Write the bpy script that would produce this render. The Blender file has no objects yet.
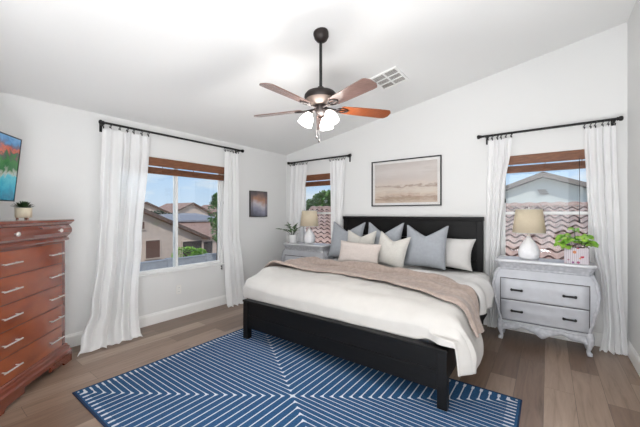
import bpy, bmesh, math, random
from mathutils import Vector, Matrix, noise
PI = math.pi
random.seed(7)
SC = bpy.context.scene
COL = SC.collection

# ------------------------------------------------------------------ camera
cam_d = bpy.data.cameras.new('camera'); cam = bpy.data.objects.new('camera', cam_d); COL.objects.link(cam)
cam_d.sensor_width = 36; cam_d.lens = 309 / 640 * 36; cam_d.clip_start = 0.05; cam_d.clip_end = 400
cam.location = (3.91, -4.25, 1.36)
cam.rotation_euler = (PI/2, 0, math.atan(228/309.))
SC.camera = cam

# ------------------------------------------------------------------ world, sun, big lamps, exposure
SC.view_settings.view_transform = 'Standard'; SC.view_settings.look = 'None'
SC.view_settings.gamma = 1; SC.view_settings.use_curve_mapping = False
SC.view_settings.exposure = 0.05
W = bpy.data.worlds.new('sky'); SC.world = W; W.use_nodes = True
def build_world():
    nt = W.node_tree; N = nt.nodes; L = nt.links; N.clear()
    out = N.new('ShaderNodeOutputWorld'); bg = N.new('ShaderNodeBackground'); L.new(bg.outputs[0], out.inputs[0])
    tc = N.new('ShaderNodeTexCoord'); sep = N.new('ShaderNodeSeparateXYZ'); L.new(tc.outputs['Generated'], sep.inputs[0])
    ramp = N.new('ShaderNodeValToRGB'); L.new(sep.outputs['Z'], ramp.inputs[0])
    e = ramp.color_ramp.elements
    e[0].position = 0.0; e[0].color = (.66, .80, .95, 1)
    e[1].position = 0.5; e[1].color = (.22, .42, .80, 1)
    a = ramp.color_ramp.elements.new(0.14); a.color = (.44, .66, .93, 1)
    mp = N.new('ShaderNodeMapping'); mp.inputs['Scale'].default_value = (1.6, 1.6, 7); L.new(tc.outputs['Generated'], mp.inputs[0])
    nz = N.new('ShaderNodeTexNoise'); nz.inputs['Scale'].default_value = 3.2; nz.inputs['Detail'].default_value = 7; L.new(mp.outputs[0], nz.inputs[0])
    cr = N.new('ShaderNodeValToRGB'); L.new(nz.outputs['Fac'], cr.inputs[0])
    cr.color_ramp.elements[0].position = .47; cr.color_ramp.elements[0].color = (0, 0, 0, 1)
    cr.color_ramp.elements[1].position = .66; cr.color_ramp.elements[1].color = (.85, .85, .85, 1)
    mx = N.new('ShaderNodeMix'); mx.data_type = 'RGBA'; L.new(cr.outputs[0], mx.inputs[0]); L.new(ramp.outputs[0], mx.inputs[6])
    mx.inputs[7].default_value = (.93, .95, .97, 1); L.new(mx.outputs[2], bg.inputs[0]); bg.inputs[1].default_value = 1.0
build_world()

def lamp(name, kind, energy, color=(1, 1, 1), loc=(0, 0, 0), rot=(0, 0, 0), **kw):
    d = bpy.data.lights.new(name, kind); d.energy = energy; d.color = color
    for k, v in kw.items(): setattr(d, k, v)
    o = bpy.data.objects.new(name, d); COL.objects.link(o); o.location = loc; o.rotation_euler = rot
    return o
sun = lamp('sun', 'SUN', 2.3, (1, .95, .88), angle=math.radians(1.0))
sun.rotation_euler = Vector((-.62, .55, -.85)).to_track_quat('-Z', 'Y').to_euler()
# unseen fill lamps added behind the camera: one upright, one aimed at the ceiling
rear_fill = lamp('rear_fill_light', 'AREA', 30, (.96, .98, 1), (3.35, -6.1, 1.6), (PI/2, 0, 0), shape='RECTANGLE', size=2.0, size_y=2.4)
bounce = lamp('bounce_fill', 'AREA', 139, (.955, .975, 1), (3.75, -5.05, .2), (0, 0, 0), shape='RECTANGLE', size=1.4, size_y=1.4)
bounce.rotation_euler = Vector((.16, .20, .97)).to_track_quat('-Z', 'Y').to_euler()

# added lamps outside above each window, out of sight, to boost incoming skylight
for nm, loc, aim, sz, en in (('window_fill_left', (-1.3, -2.1, 3.3), (.75, 0, -.66), 2.2, 150), ('window_fill_far', (.72, 1.25, 3.3), (0, -.72, -.7), 1.5, 110), ('window_fill_right', (3.88, 1.25, 3.3), (0, -.72, -.7), 1.5, 90)):
    d_ = lamp(nm, 'AREA', en, (.9, .96, 1), loc, (0, 0, 0), shape='RECTANGLE', size=sz, size_y=1.2)
    d_.rotation_euler = Vector(aim).to_track_quat('-Z', 'Y').to_euler()

# ------------------------------------------------------------------ materials
def newmat(name):
    m = bpy.data.materials.new(name); m.use_nodes = True
    return m, m.node_tree.nodes, m.node_tree.links, m.node_tree.nodes['Principled BSDF']
def pin(b, **kw):
    al = dict(col='Base Color', rough='Roughness', metal='Metallic', spec='Specular IOR Level', coat='Coat Weight', coatr='Coat Roughness',
              sheen='Sheen Weight', trans='Transmission Weight', sub='Subsurface Weight', alpha='Alpha')
    for k, v in kw.items():
        if k == 'col': v = (*v[:3], 1)
        b.inputs[al[k]].default_value = v
def mapped(N, L, scale=(1, 1, 1), rot=(0, 0, 0), src='Object', loc=(0, 0, 0)):
    tc = N.new('ShaderNodeTexCoord'); mp = N.new('ShaderNodeMapping')
    mp.inputs['Scale'].default_value = scale; mp.inputs['Rotation'].default_value = rot; mp.inputs['Location'].default_value = loc
    L.new(tc.outputs[src], mp.inputs[0]); return mp.outputs[0]
def tex_noise(N, L, vec, scale, detail=4, rough=.55, dist=0):
    n = N.new('ShaderNodeTexNoise'); n.inputs['Scale'].default_value = scale; n.inputs['Detail'].default_value = detail
    n.inputs['Roughness'].default_value = rough; n.inputs['Distortion'].default_value = dist
    if vec is not None: L.new(vec, n.inputs['Vector'])
    return n.outputs['Fac']
def ramp(N, L, fac, stops):
    r = N.new('ShaderNodeValToRGB'); L.new(fac, r.inputs[0]); e = r.color_ramp.elements
    while len(e) < len(stops): e.new(.5)
    for el, (p, c) in zip(e, stops): el.position = p; el.color = (*c[:3], 1)
    return r.outputs[0]
def bump(N, L, b, h, strength=.3, dist=.01):
    bp = N.new('ShaderNodeBump'); bp.inputs['Strength'].default_value = strength; bp.inputs['Distance'].default_value = dist
    L.new(h, bp.inputs['Height']); L.new(bp.outputs[0], b.inputs['Normal'])
def mixc(N, L, fac, a, b, mode='MIX'):
    m = N.new('ShaderNodeMix'); m.data_type = 'RGBA'; m.blend_type = mode
    for i, v in ((0, fac), (6, a), (7, b)):
        if isinstance(v, (int, float)): m.inputs[i].default_value = v
        elif isinstance(v, tuple): m.inputs[i].default_value = (*v[:3], 1)
        else: L.new(v, m.inputs[i])
    return m.outputs[2]
def S(r, g, b):
    f = lambda c: (c/255/12.92 if c/255 <= .04045 else ((c/255+.055)/1.055)**2.4)
    return (f(r), f(g), f(b))
def simple(name, col, rough=.5, noise_amt=.0, nscale=20, bumps=0, bscale=60, stretch=(1, 1, 1), **kw):
    m, N, L, b = newmat(name); pin(b, col=col, rough=rough, **kw)
    v = mapped(N, L, stretch)
    if noise_amt:
        f = tex_noise(N, L, v, nscale)
        lo = tuple(c*(1-noise_amt) for c in col); hi = tuple(min(1, c*(1+noise_amt)) for c in col)
        L.new(ramp(N, L, f, [(.3, lo), (.7, hi)]), b.inputs['Base Color'])
    if bumps: bump(N, L, b, tex_noise(N, L, v, bscale, 3), bumps, .004)
    return m
def wallmat(name, col):
    m, N, L, b = newmat(name); pin(b, col=col, rough=.85, spec=.2)
    v = mapped(N, L); bump(N, L, b, tex_noise(N, L, v, 55, 3), .12, .003)
    return m
M = {}
M['wall'] = wallmat('wall_paint', S(228, 228, 227))
M['ceiling'] = wallmat('ceiling_paint', S(240, 240, 239))
M['trim'] = simple('trim_white', S(240, 240, 238), .35)
M['vinyl'] = simple('vinyl_white', S(235, 235, 234), .35)
M['black'] = simple('black_metal', S(22, 21, 22), .4, metal=.3)
M['bronze'] = simple('oil_bronze', S(38, 30, 28), .5, metal=.3)
M['bronze_light'] = simple('bronze_band', S(112, 98, 90), .6, metal=.2)
M['chrome'] = simple('brushed_nickel', S(236, 230, 224), .35, metal=.55)
def wood(name, c1, c2, scale=6, stretch=(1, 8, 8), rough=.3, coat=0, b_=.05):
    m, N, L, b = newmat(name); pin(b, rough=rough, coat=coat, coatr=.15)
    v = mapped(N, L, stretch); f = tex_noise(N, L, v, scale, 6, .6, .6)
    L.new(ramp(N, L, f, [(.32, c1), (.68, c2)]), b.inputs['Base Color']); bump(N, L, b, f, b_, .004); return m
M['blackwood'] = wood('black_stained_wood', S(6, 6, 7), S(17, 16, 17), 5, (1.5, 14, 14), .5, 0, .15)
M['blackwood'].node_tree.nodes['Principled BSDF'].inputs['Specular IOR Level'].default_value = .25
M['mahogany'] = wood('mahogany', S(134, 60, 30), S(164, 82, 44), 2.2, (1.2, 2, 3), .16, 1.0, .0)
M['mahogany_frame'] = wood('mahogany_frame', S(112, 50, 32), S(130, 62, 42), 2.2, (.8, 2, 3), .16, 1.0, .0)
M['mahogany_dark'] = simple('mahogany_dark', S(58, 26, 18), .5)
M['blind'] = wood('blind_wood', S(92, 54, 34), S(136, 86, 54), 6, (2, 2, 30), .45)
M['blade_dark'] = wood('walnut_blade', S(104, 80, 74), S(132, 104, 96), 8, (2, 20, 2), .25, .5)
M['blade_red'] = wood('cherry_blade', S(112, 54, 24), S(146, 78, 40), 8, (2, 20, 2), .3, .3)
M['greypaint'] = simple('grey_chalk_paint', S(188, 190, 196), .45, .05, 14, .1, 80)
M['greytop'] = simple('grey_polished_lit_paint', S(206, 207, 211), .2, .03, 14)  # paler than the body: window light on the top put into the colour
def carved():
    m, N, L, b = newmat('grey_carved_paint'); pin(b, rough=.5)
    v = mapped(N, L, (1, 1, 1)); vo = N.new('ShaderNodeTexVoronoi'); vo.inputs['Scale'].default_value = 34; L.new(v, vo.inputs['Vector'])
    L.new(ramp(N, L, vo.outputs['Distance'], [(.1, S(196, 197, 202)), (.75, S(174, 176, 182))]), b.inputs['Base Color'])
    bump(N, L, b, vo.outputs['Distance'], .4, .006); return m
M['carved'] = carved()
M['lampglass'] = simple('white_ribbed_glass', S(238, 238, 240), .15, .03, 40)
M['potwhite'] = simple('white_ceramic', S(232, 232, 232), .25)
M['potcream'] = simple('cream_ceramic', S(226, 214, 190), .4, .04, 30)
M['soil'] = simple('soil', S(60, 45, 35), .9, .3, 60)
M['plate'] = simple('outlet_plate', S(236, 234, 230), .35)
def leafmat(name, a, b_):
    m, N, L, b = newmat(name); pin(b, rough=.4)
    L.new(ramp(N, L, tex_noise(N, L, mapped(N, L), 22, 2), [(.35, a), (.65, b_)]), b.inputs['Base Color']); return m
M['leaf'] = leafmat('leaf_green', S(52, 84, 40), S(96, 132, 66))
M['leaf_bright'] = leafmat('leaf_bright', S(96, 156, 44), S(168, 208, 84))
M['leaf_dark'] = leafmat('leaf_dark', S(26, 44, 26), S(56, 84, 46))
M['leaf_tree'] = leafmat('leaf_tree', S(62, 104, 44), S(124, 164, 84))
M['bark'] = simple('bark', S(92, 74, 58), .9, .3, 20)
def fabric(name, col, amt=.06, scale=60, bs=.25, rough=.9, sheen=.2, bscale=350):
    m, N, L, b = newmat(name); pin(b, rough=rough, sheen=sheen, spec=.15)
    v = mapped(N, L); f = tex_noise(N, L, v, scale, 4)
    lo = tuple(c*(1-amt) for c in col); hi = tuple(min(1, c*(1+amt)) for c in col)
    L.new(ramp(N, L, f, [(.3, lo), (.7, hi)]), b.inputs['Base Color'])
    bump(N, L, b, tex_noise(N, L, v, bscale, 2), bs, .002); return m
M['linen_white'] = fabric('white_linen', S(212, 210, 208), .03, 12, sheen=0)
M['duvet'] = fabric('duvet_cotton', S(198, 195, 191), .03, 8, sheen=0)
M['blue_velvet'] = fabric('blue_grey_linen', S(160, 164, 170), .05, 30, .3, sheen=0)
M['cream'] = fabric('cream_linen', S(204, 201, 195), .05, 50, .4, sheen=0)
M['blush'] = fabric('blush_linen', S(200, 190, 184), .05, 50, .4, sheen=0)
M['throw'] = fabric('taupe_plush', S(166, 150, 141), .16, 30, 1.0, .95, .25, 90)
def sheer():
    m, N, L, b = newmat('sheer_white'); N.remove(b); out = N['Material Output']
    d = N.new('ShaderNodeBsdfDiffuse'); d.inputs[0].default_value = (.95, .95, .95, 1)
    t = N.new('ShaderNodeBsdfTranslucent'); t.inputs[0].default_value = (.95, .95, .95, 1)
    tr = N.new('ShaderNodeBsdfTransparent')
    m1 = N.new('ShaderNodeMixShader'); m1.inputs[0].default_value = .2; L.new(d.outputs[0], m1.inputs[1]); L.new(t.outputs[0], m1.inputs[2])
    m2 = N.new('ShaderNodeMixShader'); L.new(m1.outputs[0], m2.inputs[1]); L.new(tr.outputs[0], m2.inputs[2])
    w = tex_noise(N, L, mapped(N, L, (1, 1, 1)), 500, 1)
    mr = N.new('ShaderNodeMapRange'); L.new(w, mr.inputs[0]); mr.inputs[3].default_value = .05; mr.inputs[4].default_value = .17; L.new(mr.outputs[0], m2.inputs[0])
    L.new(m2.outputs[0], out.inputs[0]); return m
M['sheer'] = sheer()
def glassm(name, refl=.08, tint=(1, 1, 1)):
    m, N, L, b = newmat(name); N.remove(b); out = N['Material Output']
    tr = N.new('ShaderNodeBsdfTransparent'); tr.inputs[0].default_value = (*tint, 1); g = N.new('ShaderNodeBsdfGlossy'); g.inputs['Roughness'].default_value = .01
    fr = N.new('ShaderNodeFresnel'); fr.inputs[0].default_value = 1.45
    mx = N.new('ShaderNodeMixShader'); L.new(fr.outputs[0], mx.inputs[0]); L.new(tr.outputs[0], mx.inputs[1]); L.new(g.outputs[0], mx.inputs[2]); L.new(mx.outputs[0], out.inputs[0]); return m
M['glass'] = glassm('window_glass', tint=(.97, .98, .98))
def shademat():
    m, N, L, b = newmat('shade_linen'); N.remove(b); out = N['Material Output']
    v = mapped(N, L); c = ramp(N, L, tex_noise(N, L, v, 120, 2), [(.3, S(232, 220, 198)), (.7, S(244, 234, 214))])
    d = N.new('ShaderNodeBsdfDiffuse'); t = N.new('ShaderNodeBsdfTranslucent'); L.new(c, d.inputs[0]); L.new(c, t.inputs[0])
    mx = N.new('ShaderNodeMixShader'); mx.inputs[0].default_value = .45; L.new(d.outputs[0], mx.inputs[1]); L.new(t.outputs[0], mx.inputs[2]); L.new(mx.outputs[0], out.inputs[0]); return m
M['shade'] = shademat()
def litglass():
    m, N, L, b = newmat('lit_frosted_glass'); pin(b, col=(.95, .93, .9), rough=.3)
    b.inputs['Emission Color'].default_value = (1, .95, .88, 1)
    f = tex_noise(N, L, mapped(N, L, (1, 1, 1)), 30, 2)
    mr = N.new('ShaderNodeMapRange'); L.new(f, mr.inputs[0]); mr.inputs[1].default_value = .36; mr.inputs[2].default_value = .74
    mr.inputs[3].default_value = .75; mr.inputs[4].default_value = 7; L.new(mr.outputs[0], b.inputs['Emission Strength']); return m
M['litglass'] = litglass()
def bulbm():
    m, N, L, b = newmat('bulb_lit'); pin(b, col=(1, 1, 1)); b.inputs['Emission Color'].default_value = (1, .93, .85, 1); b.inputs['Emission Strength'].default_value = 25; return m
M['bulb'] = bulbm()
def floorm():
    m, N, L, b = newmat('oak_planks'); pin(b, rough=.3, spec=.5)
    v = mapped(N, L, (1, 1, 1), (0, 0, PI/2))
    br = N.new('ShaderNodeTexBrick'); L.new(v, br.inputs['Vector']); br.inputs['Scale'].default_value = 1
    br.inputs['Brick Width'].default_value = 1.25; br.inputs['Row Height'].default_value = .185; br.inputs['Mortar Size'].default_value = .0013
    br.offset = .37; br.offset_frequency = 2; br.squash = 1
    br.inputs['Color1'].default_value = (0, 0, 0, 1); br.inputs['Color2'].default_value = (1, 1, 1, 1); br.inputs['Mortar'].default_value = (0, 0, 0, 1); br.inputs['Bias'].default_value = 0
    bw = N.new('ShaderNodeRGBToBW'); L.new(br.outputs['Color'], bw.inputs[0])
    base = ramp(N, L, bw.outputs[0], [(0, S(116, 93, 78)), (.35, S(138, 115, 98)), (.7, S(152, 130, 113)), (1, S(180, 159, 141))])
    cmb = N.new('ShaderNodeCombineXYZ'); L.new(bw.outputs[0], cmb.inputs[0]); L.new(bw.outputs[0], cmb.inputs[1])
    va = N.new('ShaderNodeVectorMath'); va.operation = 'MULTIPLY_ADD'; L.new(cmb.outputs[0], va.inputs[0]); va.inputs[1].default_value = (13, 17, 5)
    v2 = mapped(N, L, (9, .8, 1)); L.new(v2, va.inputs[2])
    g = tex_noise(N, L, va.outputs[0], 2.2, 8, .62, 1.2)
    grain = ramp(N, L, g, [(.28, (.50, .46, .43)), (.46, (.86, .84, .83)), (.6, (1.0, .99, .98)), (.75, (1.15, 1.13, 1.12))])
    c = mixc(N, L, .85, base, grain, 'MULTIPLY')
    c = mixc(N, L, br.outputs['Fac'], c, S(84, 68, 58))
    L.new(c, b.inputs['Base Color']); bump(N, L, b, g, .06, .003); return m
M['floor'] = floorm()

class NX:   # tiny maths helper for shader graphs
    def __init__(s, N, L): s.N, s.L = N, L
    def __call__(s, op, a, b=None, c=None):
        n = s.N.new('ShaderNodeMath'); n.operation = op
        for i, v in enumerate((a, b, c)):
            if v is None: continue
            if isinstance(v, (int, float)): n.inputs[i].default_value = v
            else: s.L.new(v, n.inputs[i])
        return n.outputs[0]
RUG_C = (2.39, -2.53); RUG_H = (1.37, .955)
def rugm():
    m, N, L, b = newmat('rug_woven'); pin(b, rough=.85, spec=.2); q = NX(N, L)
    sep = N.new('ShaderNodeSeparateXYZ'); L.new(mapped(N, L), sep.inputs[0])
    K = 23.0
    ax = q('MULTIPLY', q('ABSOLUTE', sep.outputs[0]), K/(RUG_H[0]-.025)); ay = q('MULTIPLY', q('ABSOLUTE', sep.outputs[1]), K/(RUG_H[1]-.025))
    mn = q('MINIMUM', ax, ay); mxx = q('MAXIMUM', ax, ay)
    fr = q('ABSOLUTE', q('SUBTRACT', mn, q('ROUND', mn)))
    df = q('ABSOLUTE', q('SUBTRACT', ax, ay))
    blob = q('MULTIPLY', q('SUBTRACT', 1.0, q('MINIMUM', q('DIVIDE', df, .55), 1.0)), .13)
    end = q('MULTIPLY', q('GREATER_THAN', mxx, K-1.0), .09)
    w = q('ADD', q('ADD', .075, blob), end)
    line = q('LESS_THAN', fr, w)
    inside = q('LESS_THAN', mxx, K)
    mask = q('MULTIPLY', line, inside)
    f = tex_noise(N, L, mapped(N, L, (1, 1, 1)), 90, 3)
    blue = ramp(N, L, f, [(.3, S(32, 68, 104)), (.7, S(48, 92, 134))])
    border = q('GREATER_THAN', mxx, K+.25)
    c = mixc(N, L, border, blue, S(36, 52, 80))
    c = mixc(N, L, mask, c, S(206, 212, 220))
    L.new(c, b.inputs['Base Color'])
    h = q('ADD', q('MULTIPLY', mask, .6), tex_noise(N, L, mapped(N, L, (1, 1, 1)), 260, 2)); bump(N, L, b, h, .5, .003); return m
M['rug'] = rugm()
def paintingm():
    m, N, L, b = newmat('abstract_landscape'); pin(b, rough=.5)
    v = mapped(N, L, (1.6, 1, 6)); f = tex_noise(N, L, v, 2.6, 8, .68, 1.1)
    sep = N.new('ShaderNodeSeparateXYZ'); L.new(mapped(N, L), sep.inputs[0]); q = NX(N, L)
    zz = q('ADD', q('MULTIPLY', sep.outputs[2], 1.75), .5); zz = q('ADD', zz, q('MULTIPLY', q('SUBTRACT', f, .5), .42))
    c = ramp(N, L, zz, [(.02, S(204, 188, 172)), (.13, S(170, 146, 132)), (.2, S(212, 198, 184)), (.3, S(218, 210, 200)), (.38, S(208, 196, 186)), (.425, S(158, 138, 126)), (.46, S(216, 206, 198)), (.6, S(206, 199, 195)), (.78, S(216, 211, 208)), (1, S(200, 194, 191))])
    c = mixc(N, L, q('MULTIPLY', tex_noise(N, L, mapped(N, L, (2, 1, 3), loc=(3, 0, 1)), 3, 3), .2), c, S(206, 176, 150))
    L.new(c, b.inputs['Base Color']); return m
M['painting'] = paintingm()
M['mat_board'] = simple('mat_board', S(232, 230, 228), .7)
def artglass():
    m = glassm('art_glass'); return m
M['artglass'] = artglass()
def smallart():
    m, N, L, b = newmat('soft_abstract'); pin(b, rough=.45); q = NX(N, L)
    sep = N.new('ShaderNodeSeparateXYZ'); L.new(mapped(N, L), sep.inputs[0])
    f = tex_noise(N, L, mapped(N, L, loc=(1, 2, 3)), 5, 3)
    zz = q('ADD', q('ADD', q('MULTIPLY', sep.outputs[2], 2.0), .5), q('MULTIPLY', q('SUBTRACT', f, .5), .5))
    c = ramp(N, L, zz, [(.05, S(70, 72, 82)), (.3, S(150, 150, 168)), (.45, S(196, 190, 196)), (.62, S(176, 132, 108)), (.8, S(110, 96, 96)), (1, S(74, 70, 74))])
    yy = q('ABSOLUTE', sep.outputs[1]); c = mixc(N, L, q('MULTIPLY', q('GREATER_THAN', yy, .13), .55), c, S(80, 78, 84))
    L.new(c, b.inputs['Base Color']); return m
M['smallart'] = smallart()
M['charcoal'] = simple('charcoal_edge', S(62, 58, 58), .5)
def tvm():
    m, N, L, b = newmat('tv_picture'); pin(b, col=(0, 0, 0), rough=.12); q = NX(N, L)
    sep = N.new('ShaderNodeSeparateXYZ'); L.new(mapped(N, L), sep.inputs[0])
    f = tex_noise(N, L, mapped(N, L, loc=(1, 0, 3)), 11, 7, .7, .8)
    zz = q('ADD', q('ADD', q('MULTIPLY', sep.outputs[2], 1.92), .5), q('MULTIPLY', q('SUBTRACT', f, .5), .55))
    c = ramp(N, L, zz, [(.0, S(20, 100, 130)), (.2, S(30, 160, 190)), (.36, S(90, 190, 205)), (.42, S(190, 190, 180)), (.5, S(40, 110, 60)), (.64, S(60, 130, 60)), (.7, S(80, 90, 90)), (.78, S(222, 110, 80)), (.84, S(110, 100, 120)), (.92, S(90, 150, 200)), (1, S(120, 170, 215))])
    L.new(c, b.inputs['Emission Color']); b.inputs['Emission Strength'].default_value = .7; return m
M['tv'] = tvm()
M['plastic'] = simple('black_plastic', S(20, 20, 22), .35)
def boxplanter():
    m, N, L, b = newmat('printed_box'); pin(b, rough=.5); q = NX(N, L)
    v = mapped(N, L); wv = N.new('ShaderNodeTexWave'); wv.inputs['Scale'].default_value = 22; L.new(v, wv.inputs['Vector'])
    c = ramp(N, L, wv.outputs['Fac'], [(.2, S(170, 160, 168)), (.6, S(204, 196, 202))])
    vo = N.new('ShaderNodeTexVoronoi'); vo.inputs['Scale'].default_value = 24; L.new(v, vo.inputs['Vector'])
    sp = q('LESS_THAN', vo.outputs['Distance'], .36)
    sepc = N.new('ShaderNodeSeparateColor'); L.new(vo.outputs['Color'], sepc.inputs[0])
    on = q('MULTIPLY', sp, q('GREATER_THAN', sepc.outputs[2], .3))
    fc = ramp(N, L, sepc.outputs[0], [(.3, S(176, 40, 62)), (.5, S(70, 90, 150)), (.7, S(196, 120, 70)), (.9, S(176, 40, 62))])
    L.new(mixc(N, L, on, c, fc), b.inputs['Base Color']); return m
M['boxplanter'] = boxplanter()
M['flower'] = simple('lilac_flower', S(176, 170, 200), .6, .1, 60)
def tilem():
    m, N, L, b = newmat('clay_tile'); pin(b, rough=.85)
    f = tex_noise(N, L, mapped(N, L), 2.3, 6, .7)
    L.new(ramp(N, L, f, [(.3, S(132, 100, 88)), (.5, S(164, 136, 124)), (.7, S(184, 162, 150))]), b.inputs['Base Color']); return m
M['tile'] = tilem()
M['tile_far'] = simple('tile_far', S(166, 132, 116), .85, .12, 3)
M['tile_grey'] = simple('tile_grey', S(150, 148, 152), .85, .08, 3)
M['mortar'] = simple('dark_mortar', S(70, 44, 38), .9)
M['stucco'] = simple('stucco_beige', S(205, 186, 172), .9, .05, 4)
M['stucco_grey'] = simple('stucco_pale', S(208, 213, 206), .9, .04, 4)
M['fascia'] = simple('fascia', S(128, 118, 110), .7)
M['fascia_brown'] = simple('fascia_brown', S(104, 84, 74), .7)
M['darkwin'] = simple('dark_window', S(70, 62, 60), .3)
M['winbrown'] = simple('shuttered_window', S(104, 74, 62), .6)
M['block'] = simple('block_wall', S(158, 162, 168), .9, .12, 5)
M['ground'] = simple('gravel', S(176, 160, 142), .95, .15, 3)
M['teal'] = simple('teal_plastic', S(60, 150, 130), .5)

# ------------------------------------------------------------------ geometry helpers
class MB:
    def __init__(s): s.v = []; s.f = []; s.sm = []; s.mi = []; s.cur = 0
    def add(s, vs, fs, smooth=False):
        o = len(s.v); s.v += [tuple(v) for v in vs]; s.f += [tuple(i+o for i in f) for f in fs]; s.sm += [smooth]*len(fs); s.mi += [s.cur]*len(fs); return s
    def box(s, c, d, R=None):
        x, y, z = d[0]/2, d[1]/2, d[2]/2
        vs = [Vector((i*x, j*y, k*z)) for i in (-1, 1) for j in (-1, 1) for k in (-1, 1)]
        if R is not None: vs = [R @ v for v in vs]
        vs = [v+Vector(c) for v in vs]
        return s.add(vs, [(0, 1, 3, 2), (4, 6, 7, 5), (0, 4, 5, 1), (2, 3, 7, 6), (0, 2, 6, 4), (1, 5, 7, 3)])
    def bb(s, a, b): return s.box([(a[i]+b[i])/2 for i in range(3)], [abs(b[i]-a[i]) for i in range(3)])
    def tube(s, pts, r, seg=10, caps=True, smooth=True):
        pts = [Vector(p) for p in pts]; rs = r if isinstance(r, (list, tuple)) else [r]*len(pts)
        rings = []; t0 = (pts[1]-pts[0]).normalized(); up = Vector((0, 0, 1)) if abs(t0.z) < .9 else Vector((1, 0, 0))
        n = t0.cross(up).normalized()
        for i, p in enumerate(pts):
            t = (pts[min(i+1, len(pts)-1)]-pts[max(i-1, 0)]).normalized(); n = (n-t*n.dot(t)).normalized(); b = t.cross(n)
            rings.append([p+(n*math.cos(2*PI*k/seg)+b*math.sin(2*PI*k/seg))*rs[i] for k in range(seg)])
        vs = [v for r_ in rings for v in r_]; fs = []
        for i in range(len(pts)-1):
            for k in range(seg): a = i*seg+k; b_ = i*seg+(k+1) % seg; fs.append((a, b_, b_+seg, a+seg))
        s.add(vs, fs, smooth)
        if caps: s.add(rings[0], [tuple(range(seg))[::-1]]); s.add(rings[-1], [tuple(range(seg))])
        return s
    def lathe(s, prof, c=(0, 0, 0), seg=28, R=None, smooth=True, rib=0, nrib=0):
        vs = []
        for r, z in prof:
            for k in range(seg):
                a = 2*PI*k/seg; rr = r*(1+rib*math.cos(nrib*a)); v = Vector((rr*math.cos(a), rr*math.sin(a), z))
                if R is not None: v = R @ v
                vs.append(v+Vector(c))
        fs = [(i*seg+k, i*seg+(k+1) % seg, (i+1)*seg+(k+1) % seg, (i+1)*seg+k) for i in range(len(prof)-1) for k in range(seg)]
        s.add(vs, fs, smooth)
        return s
    def grid(s, fn, nu, nv, smooth=True, closed_u=False):
        vs = [fn(i/(nu if closed_u else nu-1), j/(nv-1)) for j in range(nv) for i in range(nu)]
        fs = []
        for j in range(nv-1):
            for i in range(nu if closed_u else nu-1):
                i2 = (i+1) % nu; fs.append((j*nu+i, j*nu+i2, (j+1)*nu+i2, (j+1)*nu+i))
        return s.add(vs, fs, smooth)
    def prism(s, poly, axis, a, b):
        # poly: 2D points in the two other axes (in order), extruded along axis from a to b
        def P(p, t):
            l = [p[0], p[1]]; l.insert(axis, t); return tuple(l)
        n = len(poly); vs = [P(p, a) for p in poly]+[P(p, b) for p in poly]
        fs = [tuple(range(n)), tuple(range(2*n-1, n-1, -1))]+[(i, i+n, (i+1) % n+n, (i+1) % n) for i in range(n)]
        return s.add(vs, fs)
    def build(s, name, mat, parent=None, bevel=0, solid=0, bseg=2, subd=0):
        me = bpy.data.meshes.new(name); me.from_pydata(s.v, [], s.f)
        mats = mat if isinstance(mat, list) else [mat]
        for m_ in mats: me.materials.append(m_)
        me.polygons.foreach_set('use_smooth', s.sm); me.polygons.foreach_set('material_index', s.mi)
        bm = bmesh.new(); bm.from_mesh(me); bmesh.ops.recalc_face_normals(bm, faces=bm.faces); bm.to_mesh(me); bm.free(); me.update()
        o = bpy.data.objects.new(name, me); COL.objects.link(o)
        if parent: o.parent = parent
        if subd: md = o.modifiers.new('subd', 'SUBSURF'); md.levels = md.render_levels = subd
        if solid: md = o.modifiers.new('solid', 'SOLIDIFY'); md.thickness = solid; md.offset = 0
        if bevel: md = o.modifiers.new('bevel', 'BEVEL'); md.width = bevel; md.segments = bseg; md.limit_method = 'ANGLE'; md.angle_limit = .6; md.harden_normals = False
        return o
def tag(o, label, cat, group=None, kind=None):
    if label: o['label'] = label
    if cat: o['category'] = cat
    if group: o['group'] = group
    if kind: o['kind'] = kind
    return o
def thing(name, label, cat, loc=(0, 0, 0), rz=0, group=None):
    o = bpy.data.objects.new(name, None); COL.objects.link(o); o.location = loc; o.rotation_euler = (0, 0, rz); o.empty_display_size = .1
    return tag(o, label, cat, group)
def struct(o, label=None): o['kind'] = 'structure'; return tag(o, label, None)
def dup(root, loc, rz, label, group=None, scale=None):
    def cp(o, par):
        c = o.copy(); COL.objects.link(c)
        if par: c.parent = par
        for ch in [x for x in bpy.data.objects if x.parent == o and x.name not in made]: 
            k = cp(ch, c); made.add(k.name)
        return c
    made = set(); r = cp(root, None); r.location = loc; r.rotation_euler = (0, 0, rz); r['label'] = label
    if group: r['group'] = group
    if scale: r.scale = scale
    return r
def lerp(a, b, t): return a+(b-a)*t
def interp(tab, x):
    if x <= tab[0][0]: return tab[0][1]
    for (a, va), (b, vb) in zip(tab, tab[1:]):
        if x <= b:
            t = (x-a)/(b-a); t = t*t*(3-2*t); return va+(vb-va)*t
    return tab[-1][1]
def smooth(a, b, x): t = max(0, min(1, (x-a)/(b-a))); return t*t*(3-2*t)
def nz(x, y, z=0): return noise.noise(Vector((x, y, z)))

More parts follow.
